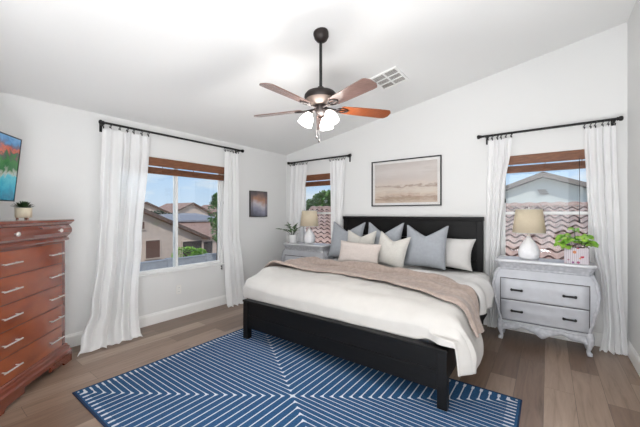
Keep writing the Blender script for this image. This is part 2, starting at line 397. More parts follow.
# ------------------------------------------------------------------ room shell
XW = 4.54; SL = .178; YF = -4.62; TH = .16
def zc(x): return 2.44+SL*x
f_ = MB(); f_.bb((-.15, -6.6, -.1), (XW+.15, .15, 0)); struct(f_.build('floor', M['floor']), 'grey-brown wood plank floor of the bedroom')
c_ = MB(); c_.prism([(-.16, zc(-.16)), (XW+.16, zc(XW+.16)), (XW+.16, zc(XW+.16)+.12), (-.16, zc(-.16)+.12)], 1, -6.6, .16)
struct(c_.build('ceiling', M['ceiling']), 'white vaulted ceiling rising to the right')
WIN_L = (-2.83, -1.36, .60, 2.05)      # opening in wall_left: y0,y1,z0,z1
WIN_A = (.325, 1.125, .60, 2.035); WIN_B = (3.45, 4.30, .60, 2.035)
w = MB()   # wall_left
y0, y1, z0, z1 = WIN_L
w.bb((-TH, YF-.16, 0), (0, y0, zc(0))); w.bb((-TH, y1, 0), (0, .16, zc(0))); w.bb((-TH, y0, 0), (0, y1, z0)); w.bb((-TH, y0, z1), (0, y1, zc(0)))
struct(w.build('wall_left', M['wall']), 'off-white wall with the wide sliding window')
w = MB()
def seg(x0, x1, zb, zt=None):
    w.prism([(x0, zb), (x1, zb), (x1, zt if zt else zc(x1)), (x0, zt if zt else zc(x0))], 1, 0, TH)
xs = [-TH, WIN_A[0], WIN_A[1], WIN_B[0], WIN_B[1], XW+TH]
seg(xs[0], xs[1], 0); seg(xs[2], xs[3], 0); seg(xs[4], xs[5], 0)
for q in (WIN_A, WIN_B): seg(q[0], q[1], 0, q[2]); seg(q[0], q[1], q[3])
struct(w.build('wall_back', M['wall']), 'off-white wall behind the bed rising to the right')
w = MB(); w.bb((XW, -6.6, 0), (XW+TH, .0, zc(XW))); struct(w.build('wall_right', M['wall']), 'off-white wall beyond the right window')
w = MB(); w.prism([(0, 0), (2.2, 0), (2.2, zc(2.2)), (0, zc(0))], 1, YF-.12, YF); w.bb((2.08, -6.5, 0), (2.2, YF-.12, zc(2.08)))
w.prism([(2.08, 0), (XW, 0), (XW, zc(XW)), (2.08, zc(2.08))], 1, -6.6, -6.48); struct(w.build('wall_front', M['wall']))
def baseboard(name, a, b, n):
    bm_ = MB(); d = Vector(b)-Vector(a); L_ = d.length; ang = math.atan2(d.y, d.x)
    bm_.prism([(0, 0), (.016*n, 0), (.016*n, .108), (.010*n, .122), (.010*n, .128), (.004*n, .135), (0, .135)], 0, 0, L_)
    o = bm_.build(name, M['trim']); o.location = a; o.rotation_euler.z = ang; return struct(o)
baseboard('baseboard_left', (0, YF, 0), (0, 0, 0), -1)
baseboard('baseboard_back', (0, 0, 0), (XW, 0, 0), -1)
baseboard('baseboard_right', (XW, 0, 0), (XW, -6.4, 0), -1)
baseboard('baseboard_front', (0, YF, 0), (2.2, YF, 0), 1)

# ------------------------------------------------------------------ windows
def frame_rect(mb, a0, a1, z0, z1, t, p0, p1, axis):
    # rectangular frame in the plane normal to axis (0:x, 1:y) between p0..p1
    def bx(u0, u1, v0, v1):
        if axis == 0: mb.bb((p0, u0, v0), (p1, u1, v1))
        else: mb.bb((u0, p0, v0), (u1, p1, v1))
    bx(a0, a1, z0, z0+t); bx(a0, a1, z1-t, z1); bx(a0, a0+t, z0+t, z1-t); bx(a1-t, a1, z0+t, z1-t)
def empty_struct(name, label):
    o = bpy.data.objects.new(name, None); COL.objects.link(o); return struct(o, label)
y0, y1, z0, z1 = WIN_L
wl = empty_struct('window_1', 'wide white vinyl sliding window looking out on tiled roofs')
m = MB(); frame_rect(m, y0, y1, z0, z1, .022, -.11, -.04, 0); m.build('window_frame', M['vinyl'], wl, .004)
ym = -2.085
for a, b, p in ((y0+.022, ym+.022, -.062), (ym-.022, y1-.022, -.09)):
    m = MB(); frame_rect(m, a, b, z0+.022, z1-.022, .036, p-.013, p+.013, 0); sa = m.build('sash', M['vinyl'], wl, .003)
    m = MB(); m.bb((p-.003, a+.036, z0+.058), (p+.003, b-.036, z1-.058)); m.build('pane', M['glass'], sa)
m = MB(); m.bb((-.04, y0, z0-.0), (.012, y1, z0+.012)); m.build('window_sill', M['trim'], wl, .004)
def sash_window(name, q, label):
    x0, x1, z0, z1 = q; o = empty_struct(name, label)
    m = MB(); frame_rect(m, x0, x1, z0, z1, .018, .06, .13, 1); m.build('window_frame', M['vinyl'], o, .004)
    for za, zb, p in ((z0+.018, 1.382, .085), (1.348, z1-.018, .112)):
        m = MB(); frame_rect(m, x0+.018, x1-.018, za, zb, .028, p-.012, p+.012, 1); s_ = m.build('sash', M['vinyl'], o, .003)
        m = MB(); m.bb((x0+.046, p-.003, za+.028), (x1-.046, p+.003, zb-.028)); m.build('pane', M['glass'], s_)
    m = MB(); m.bb((x0, -.012, z0), (x1, .06, z0+.012)); m.build('window_sill', M['trim'], o, .004)
sash_window('window_2', WIN_A, 'narrow white sash window left of the bed')
sash_window('window_3', WIN_B, 'narrow white sash window right of the bed')

# raised wooden blinds
def blind(loc, rz, wdt, label, nlad):
    t = thing('window_blind', label, 'blind', loc, rz, None)
    m = MB(); m.bb((-wdt/2, -.035, -.104), (wdt/2, -.015, 0)); m.bb((-wdt/2, -.015, -.04), (wdt/2, .035, -.003)); m.build('valance', M['blind'], t, .004)
    m = MB()
    for k in range(10): m.bb((-wdt/2+.01, -.028, -.178+k*.006), (wdt/2-.01, .022, -.1740+k*.006))
    m.build('slat', M['blind'], t)
    m = MB(); m.bb((-wdt/2+.008, -.030, -.197), (wdt/2-.008, .024, -.180)); m.build('bottom_rail', M['blind'], t, .003)
    for k in range(nlad):
        x = -wdt/2+.1+(wdt-.2)*k/(nlad-1); m = MB(); m.tube([(x, -.024, -.09), (x, -.031, -.13), (x, -.031, -.18)], .0025, 6); m.tube([(x+.012, -.0, -.04), (x+.012, -.0, -.125)], .0025, 6); m.bb((x-.014, -.0335, -.2), (x+.014, -.030, -.176)); m.build('ladder_cord', M['blind'], t)
    return t
b1 = blind((-.002, (WIN_L[0]+WIN_L[1])/2, 2.048), PI/2, 1.46, 'wide brown wooden blind raised above the sliding window', 4)
b2 = blind(((WIN_A[0]+WIN_A[1])/2, .02, 2.033), 0, .785, 'narrow brown wooden blind raised in the window left of the bed', 3)
b3 = blind(((WIN_B[0]+WIN_B[1])/2, .02, 2.033), 0, .835, 'narrow brown wooden blind raised in the window right of the bed', 3)
def pulls(b, x, zz, xa, za):
    m = MB(); m.tube([(x, -.04, -.09), (x+.003, -.045, -.5), (x, -.042, zz)], .003, 6); m.lathe([(0, 0), (.006, -.004), (.009, -.04), (.004, -.05), (0, -.05)], (x, -.042, zz), 10); m.build('pull_cord', M['plastic'], b)
    m = MB(); m.tube([(xa, -.040, -.09), (xa, -.042, za)], .0018, 6); m.lathe([(0, 0), (.006, -.004), (.009, -.04), (.004, -.05), (0, -.05)], (xa, -.042, za), 10); m.build('tassel_cord', M['plastic'], b)
pulls(b3, .30, -.72, -.37, -.50)
pulls(b1, .69, -.5, -.66, -.6)

# cord cleat, outlet
t = MB(); t.tube([(.0, 0, -.02), (.022, 0, -.016), (.022, 0, .016), (.0, 0, .02)], .006, 8); t.tube([(.022, 0, -.03), (.022, 0, .03)], .006, 8)
o = t.build('cord_cleat', M['black']); o.location = (.001, -1.43, .56); tag(o, 'small black cord cleat on the wall below the right end of the wide window', 'cleat')
ot = thing('wall_outlet', 'white electrical outlet on the wall below the wide window', 'outlet', (0, -2.085, .36))
m = MB(); m.bb((0, -.036, -.058), (.006, .036, .058)); m.build('cover_plate', M['plate'], ot, .003)
for s_ in (-1, 1):
    m = MB(); m.bb((.006, -.017, s_*.024-.014), (.0085, .017, s_*.024+.014)); r_ = m.build('receptacle', M['trim'], ot, .004)
    m = MB(); m.bb((.0085, -.009, s_*.024-.005), (.0092, -.006, s_*.024+.006)); m.bb((.0085, .006, s_*.024-.005), (.0092, .009, s_*.024+.006)); m.build('slot', M['charcoal'], r_)

# ------------------------------------------------------------------ curtain rods and curtains
def curtain_rod(loc, rz, L_, off, br, label):
    """local x along the wall, local -y into the room"""
    t = thing('curtain_rod', label, 'curtain rod', loc, rz)
    m = MB(); m.tube([(0, -off, 0), (L_, -off, 0)], .013, 12); m.build('rod', M['black'], t)
    for x, s_ in ((0, -1), (L_, 1)):
        m = MB(); Rm = Matrix.Rotation(PI/2*s_, 3, 'Y')
        m.lathe([(0, 0), (.019, 0), (.019, .008), (.014, .012), (.024, .020), (.024, .038), (.014, .046), (0, .048)], (x, -off, 0), 16, Rm); m.build('finial', M['black'], t)
    for x in br:
        m = MB(); m.bb((x-.013, -.006, -.085), (x+.013, 0, .03)); m.bb((x-.007, -off, -.016), (x+.007, -.005, -.004)); m.tube([(x-.0, -off+.016, -.012), (x, -off, -.0155), (x, -off-.016, -.004), (x, -off-.016, .006)], .005, 8); m.build('bracket', M['black'], t, .002)
    return t
ZR = 2.31
curtain_rod((0, -2.965, 2.33), PI/2, 1.835, .095, (.0, 1.80), 'long black curtain rod above the wide window')
curtain_rod((.165, 0, 2.268), 0, 1.235, .095, (.03, 1.205), 'black curtain rod above the small window left of the bed')
curtain_rod((3.262, 0, 2.285), 0, 1.19, .095, (.05, 1.17), 'black curtain rod above the window right of the bed')

def curtain(loc, rz, zt, left, right, depth, folds, seed, label, amp=.022, rings=6, off=.095, puddle=None, grp=None, ringpos=None):
    """left/right: tables z->x of the side edges, depth: table z->distance from wall; local -y into the room"""
    NU, NV = 150, 64
    rnd = random.Random(seed); ph = [rnd.uniform(0, 6.28) for _ in range(6)]
    def fn(u, v):
        v2 = v**1.0; z = zt*(1-v2)
        bt = max(0, 1-z/.06)
        z_ = max(z, .006)
        xl, xr = interp(left, z), interp(right, z); down = 1-z/zt
        uu = u+.018*math.sin(2*PI*u*2+ph[0]+down*1.5)+.012*nz(u*6+seed, z*.8)
        x = lerp(xl, xr, uu)
        A = amp*(.6+.6*down)*(1-.55*smooth(.15, 0, z))*(1+.3*math.sin(3*u*PI+ph[3]))
        y = -interp(depth, z)
        wave = math.sin(2*PI*folds*u+ph[1]+.9*math.sin(down*2.2+ph[4]))+.45*math.sin(2*PI*folds*1.63*u+ph[2]+down*1.8)
        y += -A*wave
        x += .2*A*math.cos(2*PI*folds*u+ph[1])
        y += .016*down*nz(u*9+seed, z*2.2, 3)
        if puddle and z < .09:
            k = (1-z/.09); y -= puddle*k*(1+.5*wave*.6); z_ = max(.006, z*.5)+.012*max(0, math.sin(u*31+ph[5]))*k
        y = min(y, -.022)
        # pinned tops sag a little between rings
        if v < .12: z_ -= .010*(1-v/.12)*abs(math.sin(PI*u*(rings-1)))
        return (x, y, z_)
    t = thing('curtain', label, 'curtain', loc, rz, grp)
    m = MB(); m.grid(fn, NU, NV); m.build('curtain_panel', M['sheer'], t)
    for k in range(rings):
        u = .02+.96*(k/(rings-1)) if not ringpos else ringpos[k]
        x, y, z = fn(u, .0); zr = zt+.036
        m = MB(); m.tube([(x+.012*math.sin(a), -off+.024*math.cos(a), zr+.023*math.sin(a)-.006) for a in [2*PI*i/16 for i in range(17)]], .0034, 6, caps=False)
        m.bb((x-.005, -off-.003, zr-.048), (x+.005, -off+.003, zr-.022)); m.build('curtain_ring', M['black'], t)
    return t
# wide window (rz = +90deg: local x -> world y, local -y -> world +x)
curtain((0, 0, 0), PI/2, 2.28, [(0, -3.25), (.1, -3.20), (.35, -3.11), (.9, -3.04), (1.5, -3.0), (2.2, -2.975)], [(0, -2.66), (.35, -2.66), (1.0, -2.60), (2.2, -2.50)],
        [(0, .26), (.3, .19), (.9, .13), (2.2, .095)], 5, 11, 'sheer white curtain left of the wide window, pooling beside the dresser', .026, 7, puddle=.05)
curtain((0, 0, 0), PI/2, 2.28, [(0, -1.45), (1, -1.45), (2.2, -1.425)], [(0, -1.04), (.5, -1.10), (1.2, -1.16), (2.2, -1.175)],
        [(0, .19), (.4, .15), (1, .11), (2.2, .095)], 4, 5, 'sheer white curtain between the wide window and the small picture', .022, 6, puddle=.03)
curtain((0, 0, 0), 0, 2.218, [(0, .12), (1, .14), (2.2, .165)], [(0, .44), (1, .47), (1.7, .51), (2.2, .565)], [(0, .10), (2.2, .095)], 4, 21,
        'sheer white curtain in the room corner left of the small window', .018, 6)
curtain((0, 0, 0), 0, 2.218, [(0, 1.09), (1.3, 1.07), (2.2, 1.05)], [(0, 1.27), (1, 1.28), (2.2, 1.335)], [(0, .10), (2.2, .095)], 4, 33,
        'sheer white curtain between the small left window and the headboard', .016, 6)
curtain((0, 0, 0), 0, 2.235, [(0, 3.325), (.6, 3.31), (1.4, 3.31), (2.2, 3.33)], [(0, 3.42), (.7, 3.42), (1.2, 3.46), (1.6, 3.50), (2.2, 3.575)], [(0, .08), (1, .075), (2.2, .095)], 4, 41,
        'sheer white curtain between the headboard and the right window', .015, 6)
curtain((0, 0, 0), 0, 2.235, [(0, 4.31), (.25, 4.345), (.6, 4.335), (1.1, 4.265), (1.6, 4.225), (2.2, 4.205)], [(0, 4.515), (.8, 4.475), (2.2, 4.445)], [(0, .13), (.4, .10), (1, .085), (2.2, .095)], 4, 52,
        'sheer white curtain at the far right beside the right wall', .018, 6, puddle=.03)

# ------------------------------------------------------------------ ceiling fan and vent
FX, FY, FZ = 2.39, -2.18, 2.285
fan = thing('ceiling_fan', 'dark bronze ceiling fan with five wooden blades and lit glass shades', 'ceiling fan', (FX, FY, FZ))
ztop = zc(FX)-FZ
m = MB(); Rt = Matrix.Rotation(-math.atan(SL), 3, 'Y')
m.lathe([(0, 0), (.062, 0), (.064, -.012), (.060, -.045), (.045, -.07), (.02, -.085), (0, -.086)], (0, 0, ztop), 28, Rt); m.build('canopy', M['bronze'], fan)
m = MB(); m.tube([(0, 0, ztop-.06), (0, 0, .09)], .0125, 14); m.build('downrod', M['black'], fan)
m = MB(); m.lathe([(0, .125), (.025, .125), (.03, .098), (.08, .092), (.118, .076), (.134, .056), (.136, .036), (.126, .018)], (0, 0, 0), 36); m.build('motor_housing', M['bronze'], fan)
m = MB(); m.lathe([(.126, .018), (.112, .0), (.075, -.022), (.05, -.028), (0, -.028)], (0, 0, 0), 36); m.build('housing_band', M['bronze_light'], fan)
m = MB(); m.lathe([(.05, -.027), (.055, -.05), (.05, -.075), (.038, -.095), (.02, -.105), (0, -.107)], (0, 0, 0), 28); m.build('switch_housing', M['bronze'], fan)
yaw = math.atan(228/309.)
for k, deg in enumerate((16.5, 88.5, 160.5, 232.5, 304.5)):
    a = math.radians(deg)+yaw; R = Matrix.Rotation(a, 3, 'Z') @ Matrix.Rotation(math.radians(-12), 3, 'X')
    prof = [(.17, .040), (.19, .052), (.30, .060), (.45, .065), (.57, .068), (.60, .066), (.612, .055), (.628, .03)]
    m = MB(); up = [R @ Vector((x, w_, -.048)) for x, w_ in prof]+[R @ Vector((x, -w_, -.048)) for x, w_ in prof[::-1]]
    n_ = len(up); dn = [v+R @ Vector((0, 0, -.007)) for v in up]
    m.add(up+dn, [tuple(range(n_)), tuple(range(2*n_-1, n_-1, -1))]+[(i, (i+1) % n_, (i+1) % n_+n_, i+n_) for i in range(n_)])
    # blade texture runs along x: give the blade its own frame
    bl = m.build('blade', M['blade_red'] if k == 0 else M['blade_dark'], fan, .002)
    if k == 0: bl['label'] = 'cherry red-brown blade'
    m = MB()
    pts = [(.045, 0, -.052), (.09, 0, -.056), (.13, .0, -.058), (.17, 0, -.058)]
    m.tube([R @ Vector(p) for p in pts], [.011, .009, .009, .008], 8)
    for s_ in (-1, 1): m.tube([R @ Vector(p) for p in ((.125, 0, -.058), (.145, s_*.022, -.059), (.18, s_*.034, -.0585), (.215, s_*.024, -.0585), (.235, s_*.006, -.0585))], .0058, 8)
    m.tube([R @ Vector(p) for p in ((.17, 0, -.058), (.24, 0, -.0585))], .006, 8)
    m.build('blade_iron', M['bronze'], fan)
for deg in (188, 312, 66):
    a = math.radians(deg)+yaw; d = Vector((math.cos(a), math.sin(a), 0))
    m = MB(); m.tube([d*.03+Vector((0, 0, -.07)), d*.065+Vector((0, 0, -.072)), d*.085+Vector((0, 0, -.085))], .009, 10)
    m.lathe([(0, .012), (.02, .01), (.024, -.008), (.02, -.02)], d*.087+Vector((0, 0, -.09)), 18, Matrix.Rotation(a, 3, 'Z') @ Matrix.Rotation(-.5, 3, 'Y')); arm = m.build('lamp_arm', M['bronze'], fan)
    Rm = Matrix.Rotation(a, 3, 'Z') @ Matrix.Rotation(-.45, 3, 'Y')
    m = MB(); m.lathe([(.022, 0), (.030, -.012), (.044, -.035), (.054, -.06), (.058, -.085), (.060, -.105), (.057, -.105), (.052, -.08), (.041, -.036), (.024, -.012)], d*.09+Vector((0, 0, -.095)), 28, Rm)
    m.build('lamp_shade', M['litglass'], fan)
    m = MB(); m.lathe([(0, -.02), (.014, -.022), (.022, -.045), (.02, -.06), (0, -.07)], d*.09+Vector((0, 0, -.095)), 16, Rm); m.build('bulb', M['bulb'], fan)
for (x, y, L_) in ((-.028, -.02, .275), (.006, -.03, .315)):
    m = MB(); m.tube([(x, y, -.10), (x, y, -L_)], .0016, 6); m.lathe([(0, 0), (.003, -.003), (.0065, -.018), (.004, -.026), (0, -.028)], (x, y, -L_), 12); m.build('pull_chain', M['bronze'], fan)
pl = lamp('fan_bulb_light', 'POINT', 26, (1, .97, .94), (FX, FY, FZ-.26), shadow_soft_size=.09)

vt = thing('ceiling_vent', 'white louvred air vent on the sloped ceiling behind the fan', 'vent', (2.47, -.985, zc(2.47)))
vt.rotation_euler = (0, -math.atan(SL), 0)
m = MB()
for a, b in (((-.16, -.19), (.16, -.165)), ((-.16, .165), (.16, .19)), ((-.16, -.165), (-.135, .165)), ((.135, -.165), (.16, .165)), ((-.008, -.165), (.008, .165)), ((-.135, -.06), (.135, -.05)), ((-.135, .05), (.135, .06))):
    m.bb((a[0], a[1], -.014), (b[0], b[1], .0))
m.build('frame', M['trim'], vt, .002)
for k in range(22):
    y = -.158+k*.015
    m = MB(); m.box((0, y, -.0065), (.27, .0105, .0018), Matrix.Rotation(.6, 3, 'X')); m.build('louvre', M['vinyl'], vt)
m = MB(); m.bb((-.135, -.165, -.002), (.135, .165, -.001)); m.build('duct_plate', M['fascia'], vt)

# ------------------------------------------------------------------ pictures
pt = thing('framed_painting', 'wide black-framed abstract landscape in beige above the headboard', 'painting', (2.271, 0, 1.80))
m = MB(); frame_rect(m, -.508, .508, -.334, .334, .014, -.032, -.002, 1); m.build('frame', M['black'], pt, .002)
m = MB(); m.bb((-.495, -.014, -.321), (.495, -.004, .321)); m.build('mat_board', M['mat_board'], pt)
m = MB(); m.bb((-.455, -.0165, -.284), (.455, -.0145, .284)); m.build('print', M['painting'], pt)
m = MB(); m.bb((-.495, -.024, -.321), (.495, -.022, .321)); m.build('glass', M['artglass'], pt)
sp = thing('small_picture', 'small dark abstract canvas on the wall beyond the wide window', 'picture', (0, -.706, 1.518))
m = MB(); m.bb((.002, -.188, -.215), (.034, .188, .215)); m.build('canvas_box', M['charcoal'], sp, .002)
m = MB(); m.bb((.0345, -.178, -.205), (.0365, .178, .205)); m.build('painted_face', M['smallart'], sp)

# ------------------------------------------------------------------ rug
m = MB(); m.bb((-RUG_H[0], -RUG_H[1], 0), (RUG_H[0], RUG_H[1], .009)); o = m.build('rug', M['rug'], None, .003); o.location = (*RUG_C, .001)
tag(o, 'blue area rug with nested white line chevrons under the bed foot', 'rug')

# ------------------------------------------------------------------ bed
bed = thing('bed', 'black wooden bed with a plank headboard and low footboard', 'bed', (2.30, -1.0, 0))
def bx(name, a, b, mat, par, bev=.004, off=(2.30, -1.0, 0)):
    m = MB(); m.bb([a[i]-off[i] for i in range(3)], [b[i]-off[i] for i in range(3)]); return m.build(name, mat, par, bev)
RZ = .0105
m = MB(); o_ = (2.30, -1.0, 0)
def ob(m, a, b): m.bb([a[i]-o_[i] for i in range(3)], [b[i]-o_[i] for i in range(3)])
for zz0, zz1 in ((.30, .52), (.523, .78), (.783, 1.04), (1.043, 1.27)): ob(m, (1.39, -.105, zz0), (3.21, -.075, zz1))
hb = m.build('headboard', M['blackwood'], bed, .004)
m = MB(); ob(m, (1.31, -.125, 1.27), (3.29, -.055, 1.318)); m.build('top_rail', M['blackwood'], hb, .004)
m = MB(); ob(m, (1.318, -.118, 0), (1.39, -.06, 1.27)); m.build('post', M['blackwood'], hb, .004)
m = MB(); ob(m, (3.21, -.118, 0), (3.282, -.06, 1.27)); m.build('post', M['blackwood'], hb, .004)
m = MB(); ob(m, (1.30, -2.035, .13), (3.30, -2.0, .262)); ob(m, (1.30, -2.035, .266), (3.30, -2.0, .405)); fb = m.build('footboard', M['blackwood'], bed, .003)
m = MB(); ob(m, (1.245, -2.055, .405), (3.362, -1.985, .428)); m.build('top_rail', M['blackwood'], fb, .005)
m = MB(); ob(m, (1.30, -2.045, .256), (3.30, -2.036, .272)); m.build('moulding', M['blackwood'], fb, .003)
for x in (1.25, 3.29):
    bx('leg', (x, -2.05, RZ), (x+.067, -1.985, .405), M['blackwood'], bed)
for x in (1.27, 3.29): bx('side_rail', (x, -1.985, .16), (x+.04, -.12, .36), M['blackwood'], bed)
for k in range(8): bx('slat', (1.31, -1.85+k*.22, .30), (3.29, -1.77+k*.22, .325), M['blackwood'], bed)

# mattress: rounded slab
m = MB(); m.bb((1.36, -1.87, .33), (3.24, -.14, .628)); o = m.build('mattress', M['linen_white'], None, .09, bseg=5); tag(o, 'white mattress under the duvet on the black bed frame', 'mattress')

# duvet
HWR, RR, HWL, RL = .985, .10, 1.02, .075
def drape_x(s, y=-1.5, flare=.03):
    """signed arc length across the bed (0 at the centre) -> x, z offset below the top, outward normal"""
    hw, r = (HWR, RR) if s >= 0 else (interp([(-2.0, 1.03), (-1.7, 1.06), (-1.2, 1.03), (-.75, .95), (-.5, .93)], y), RL)
    a = abs(s); sg = 1 if s >= 0 else -1
    if a <= hw: return 2.30+sg*a, 0, Vector((0, 0, 1))
    b = a-hw; L_ = r*PI/2
    if b <= L_:
        t = b/r; return 2.30+sg*(hw+r*math.sin(t)), -r*(1-math.cos(t)), Vector((sg*math.sin(t), 0, math.cos(t)))
    e = b-L_; return 2.30+sg*(hw+r+e*flare/.3), -r-e*.965, Vector((sg, 0, .1)).normalized()
SER, SEL = HWR+RR*PI/2, HWL+RL*PI/2
def duvet_pt(s, y, lift=0):
    x, dz, n = drape_x(s, y)
    wr = .010*nz(x*2.1, y*2.6)+.008*nz(x*5, y*7)+.0045*nz(x*13, y*11)
    side = smooth(.88, 1.12, abs(s))
    wr += side*(.012*math.sin(y*15+2*nz(y*2, s*3))+.010*nz(y*8, s*5, 2)+.012)*(.3 if y < -1.95 else 1)
    z = .660+.012*max(0, 1-(s/1.0)**2)+dz
    e2 = max(0, min(1, (-1.66-y)/.33)); zf = .672-.215*(1-math.sqrt(max(0, 1-(e2*.99)**2)))
    if e2 > 0: h_ = max(0, .05-abs(z-zf))/.05; z = min(z, zf)-h_*h_*.05/4*min(1, e2*3)
    z += .022*smooth(-.7, -1.0, s)
    p = Vector((x, y, z))+n*(wr+lift)
    if s > 0: p.x += .095*smooth(-2.05, -1.93, y)*smooth(-1.35, -1.75, y)*smooth(0, .3, -dz) 
    return p
# the comforter folded back towards the pillows: puffier, spills over the right side
def fold_edges(s): return interp([(-1.3, -1.0), (0, -1.0), (.7, -1.03), (1.0, -1.16), (1.4, -1.28)], s), interp([(-1.3, -.60), (-1.0, -.62), (-.85, -.84), (.25, -.84), (.45, -.66), (.9, -.60), (1.1, -.64), (1.4, -.72)], s)
def duvet():
    def fn(u, v):
        s = lerp(-SEL-.30, SER+.42, u); sd = smooth(.90, 1.02, s)
        y0_ = lerp(-1.978, -2.04, sd); y = y0_ if v < .1 else lerp(y0_, fold_edges(s)[0]-.014, (v-.1)/.9)
        if s > SER:
            lim = interp([(-2.04, .30), (-1.8, .28), (-1.5, .16), (-1.1, .10)], y); s = SER+(s-SER)*lim/.42
        elif s < -SEL:
            lim = interp([(-2.0, .12), (-1.7, .16), (-1.3, .18)], y); s = -SEL-(-s-SEL)*lim/.30
        p = duvet_pt(s, y, .004)
        if v < .1:
            k = 1-v/.1; want = lerp(.425, .452, smooth(.80, .90, s))+.008*nz(s*5, 1); p.z = lerp(p.z, min(p.z, want), k)
        return p
    m = MB(); m.grid(fn, 200, 120)
    return m.build('duvet', M['duvet'], None, solid=.010)
tag(duvet(), 'white duvet spread over the foot end of the bed', 'duvet')
def fold_lift(s, y):
    ya, yb = fold_edges(s); v = (y-ya)/(yb-ya)
    if v < 0 or v > 1: return 0
    w = math.sin(PI*v)
    sd = smooth(.8, 1.1, s)
    return .012+.030*w**.6+.010*w*math.sin(s*9+v*7+3*nz(s*2, v*2))+sd*(.016*w**.7+.016*w*math.sin(v*11+s*6)+.02*w*nz(s*6, y*8, 5))+.010*w*nz(s*7, y*9, 7)
def fold():
    def fn(u, v):
        s = lerp(-SEL-.12, SER+.10, u); ya, yb = fold_edges(s); return duvet_pt(s, lerp(ya, yb, v), fold_lift(s, lerp(ya, yb, v)))
    m = MB(); m.grid(fn, 180, 70); return m.build('folded_comforter', M['linen_white'], None, solid=.012)
tag(fold(), 'puffy white comforter folded back below the pillows, spilling over the right side', 'comforter')
def sheet():
    def fn(u, v): return duvet_pt(lerp(-SEL-.02, SER+.05, u), lerp(-.60, -.15, v), -.004)
    m = MB(); m.grid(fn, 120, 30); return m.build('sheet', M['linen_white'], None, solid=.006)
tag(sheet(), 'white fitted sheet beneath the pillows', 'sheet')
def throw():
    def fn(u, v):
        s = lerp(-SEL-.10, SER+.10, u)
        ya = interp([(-1.3, -1.72), (-1.05, -1.56), (-.8, -1.42), (-.3, -1.38), (.25, -1.48), (.7, -1.60), (1.0, -1.76), (1.3, -1.80)], s)
        yb = interp([(-1.3, -1.26), (-.9, -.97), (-.3, -.93), (.25, -.95), (.7, -.98), (1.0, -1.20), (1.3, -1.50)], s)
        y = lerp(ya, yb, v); base = .018
        for q in (-.03, 0, .03): base = max(base, fold_lift(s, y+q)+.014)
        rip = .009+.009*math.sin(v*15+s*1.2+2*nz(s*1.5, v))+.005*nz(s*9, v*12)
        rip += .022*math.exp(-((v-.93)/.08)**2)+.012*math.exp(-((v-.55)/.07)**2)+.012*math.exp(-((v-.06)/.06)**2)
        return duvet_pt(s, y, base+rip+.035*smooth(-.75, -1.05, s))
    m = MB(); m.grid(fn, 200, 70); return m.build('throw_blanket', M['throw'], None, solid=.010)
tag(throw(), 'taupe plush throw blanket draped across the bed', 'throw blanket')

# pillows
def pillow(name, w_, h_, th, mat, loc, rx, rz, label, cat, roll=0, chop=0, flange=0, seed=0, group=None, ears=.055):
    """local x width, local z height, y thickness, stands on its lower edge at the origin"""
    NU = NVV = 34
    rnd = random.Random(seed); p1 = rnd.uniform(0, 9)
    def shape(u, v):
        a, b = 2*u-1, 2*v-1
        # sides bow in slightly between the pointed corners
        x = a*w_/2*(1-ears*(1-b*b)); z = b*h_/2*(1-ears*(1-a*a))
        if chop and b > -.2: z -= chop*max(0, 1-(a*a+.004)**.5/.92)**1.05*((b+.2)/1.2)**1.6
        if chop: x += .0
        return x, z
    m = MB()
    for sgn in (-1, 1):
        def fn(u, v):
            x, z = shape(u, v); a, b = 2*u-1, 2*v-1
            t = (max(0, 1-a**4)*max(0, 1-b**4))**.55
            t *= 1-.0*b
            if chop: t *= 1-.35*math.exp(-(a/.2)**2)*max(0, b)
            t += .10*nz(a*2.1+p1, b*2.1, sgn)*t+.03*nz(a*6+p1, b*6, sgn)*t
            if flange:
                e = max(abs(a), abs(b)); 
                if e > .86: t *= max(0, (1-e)/.14)*.4+.0
            return (x, sgn*(th/2*t+.003), z+h_/2)
        m.grid(fn, NU, NVV)
    # close the rim
    n = NU*NVV; rim = [i for i in range(NU)]+[j*NU+NU-1 for j in range(1, NVV)]+[(NVV-1)*NU+i for i in range(NU-2, -1, -1)]+[j*NU for j in range(NVV-2, 0, -1)]
    base = 0
    for k in range(len(rim)):
        a, b = rim[k], rim[(k+1) % len(rim)]; m.f.append((a, b, b+n, a+n)); m.sm.append(True); m.mi.append(0)
    o = m.build(name, mat, None); o.rotation_euler = (Matrix.Rotation(rz, 4, 'Z') @ Matrix.Rotation(rx, 4, 'X') @ Matrix.Rotation(roll, 4, 'Y')).to_euler()
    o.location = loc; return tag(o, label, cat, group)
PZ = .70
pillow('bed_pillow', .70, .40, .15, M['linen_white'], (2.86, -.335, PZ), -.42, 0, 'white sleeping pillow at the right end of the headboard', 'pillow', .03, 0, 0, 3, ears=.11)
pillow('throw_pillow', .53, .56, .15, M['blue_velvet'], (1.50, -.40, PZ), -.30, .10, 'blue-grey square pillow at the left end of the headboard', 'pillow', .02, .14, 0, 1, ears=.075)
pillow('throw_pillow', .53, .56, .15, M['blue_velvet'], (2.09, -.40, PZ), -.30, .0, 'blue-grey square pillow in the middle of the headboard', 'pillow', 0, .15, 0, 2, ears=.075)
pillow('throw_pillow', .52, .53, .14, M['blue_velvet'], (2.69, -.48, PZ), -.26, -.02, 'light blue-grey square pillow in front of the white sleeping pillow', 'pillow', .0, .13, 0, 4, ears=.075)
pillow('throw_pillow', .44, .44, .12, M['cream'], (1.83, -.555, PZ), -.26, .03, 'cream square pillow behind the blush lumbar pillow', 'pillow', 0, .08, 0, 5, ears=.075)
pillow('throw_pillow', .42, .42, .13, M['cream'], (2.29, -.635, PZ), -.25, -.05, 'cream square pillow right of the blush lumbar pillow', 'pillow', .15, .09, 0, 6, ears=.075)
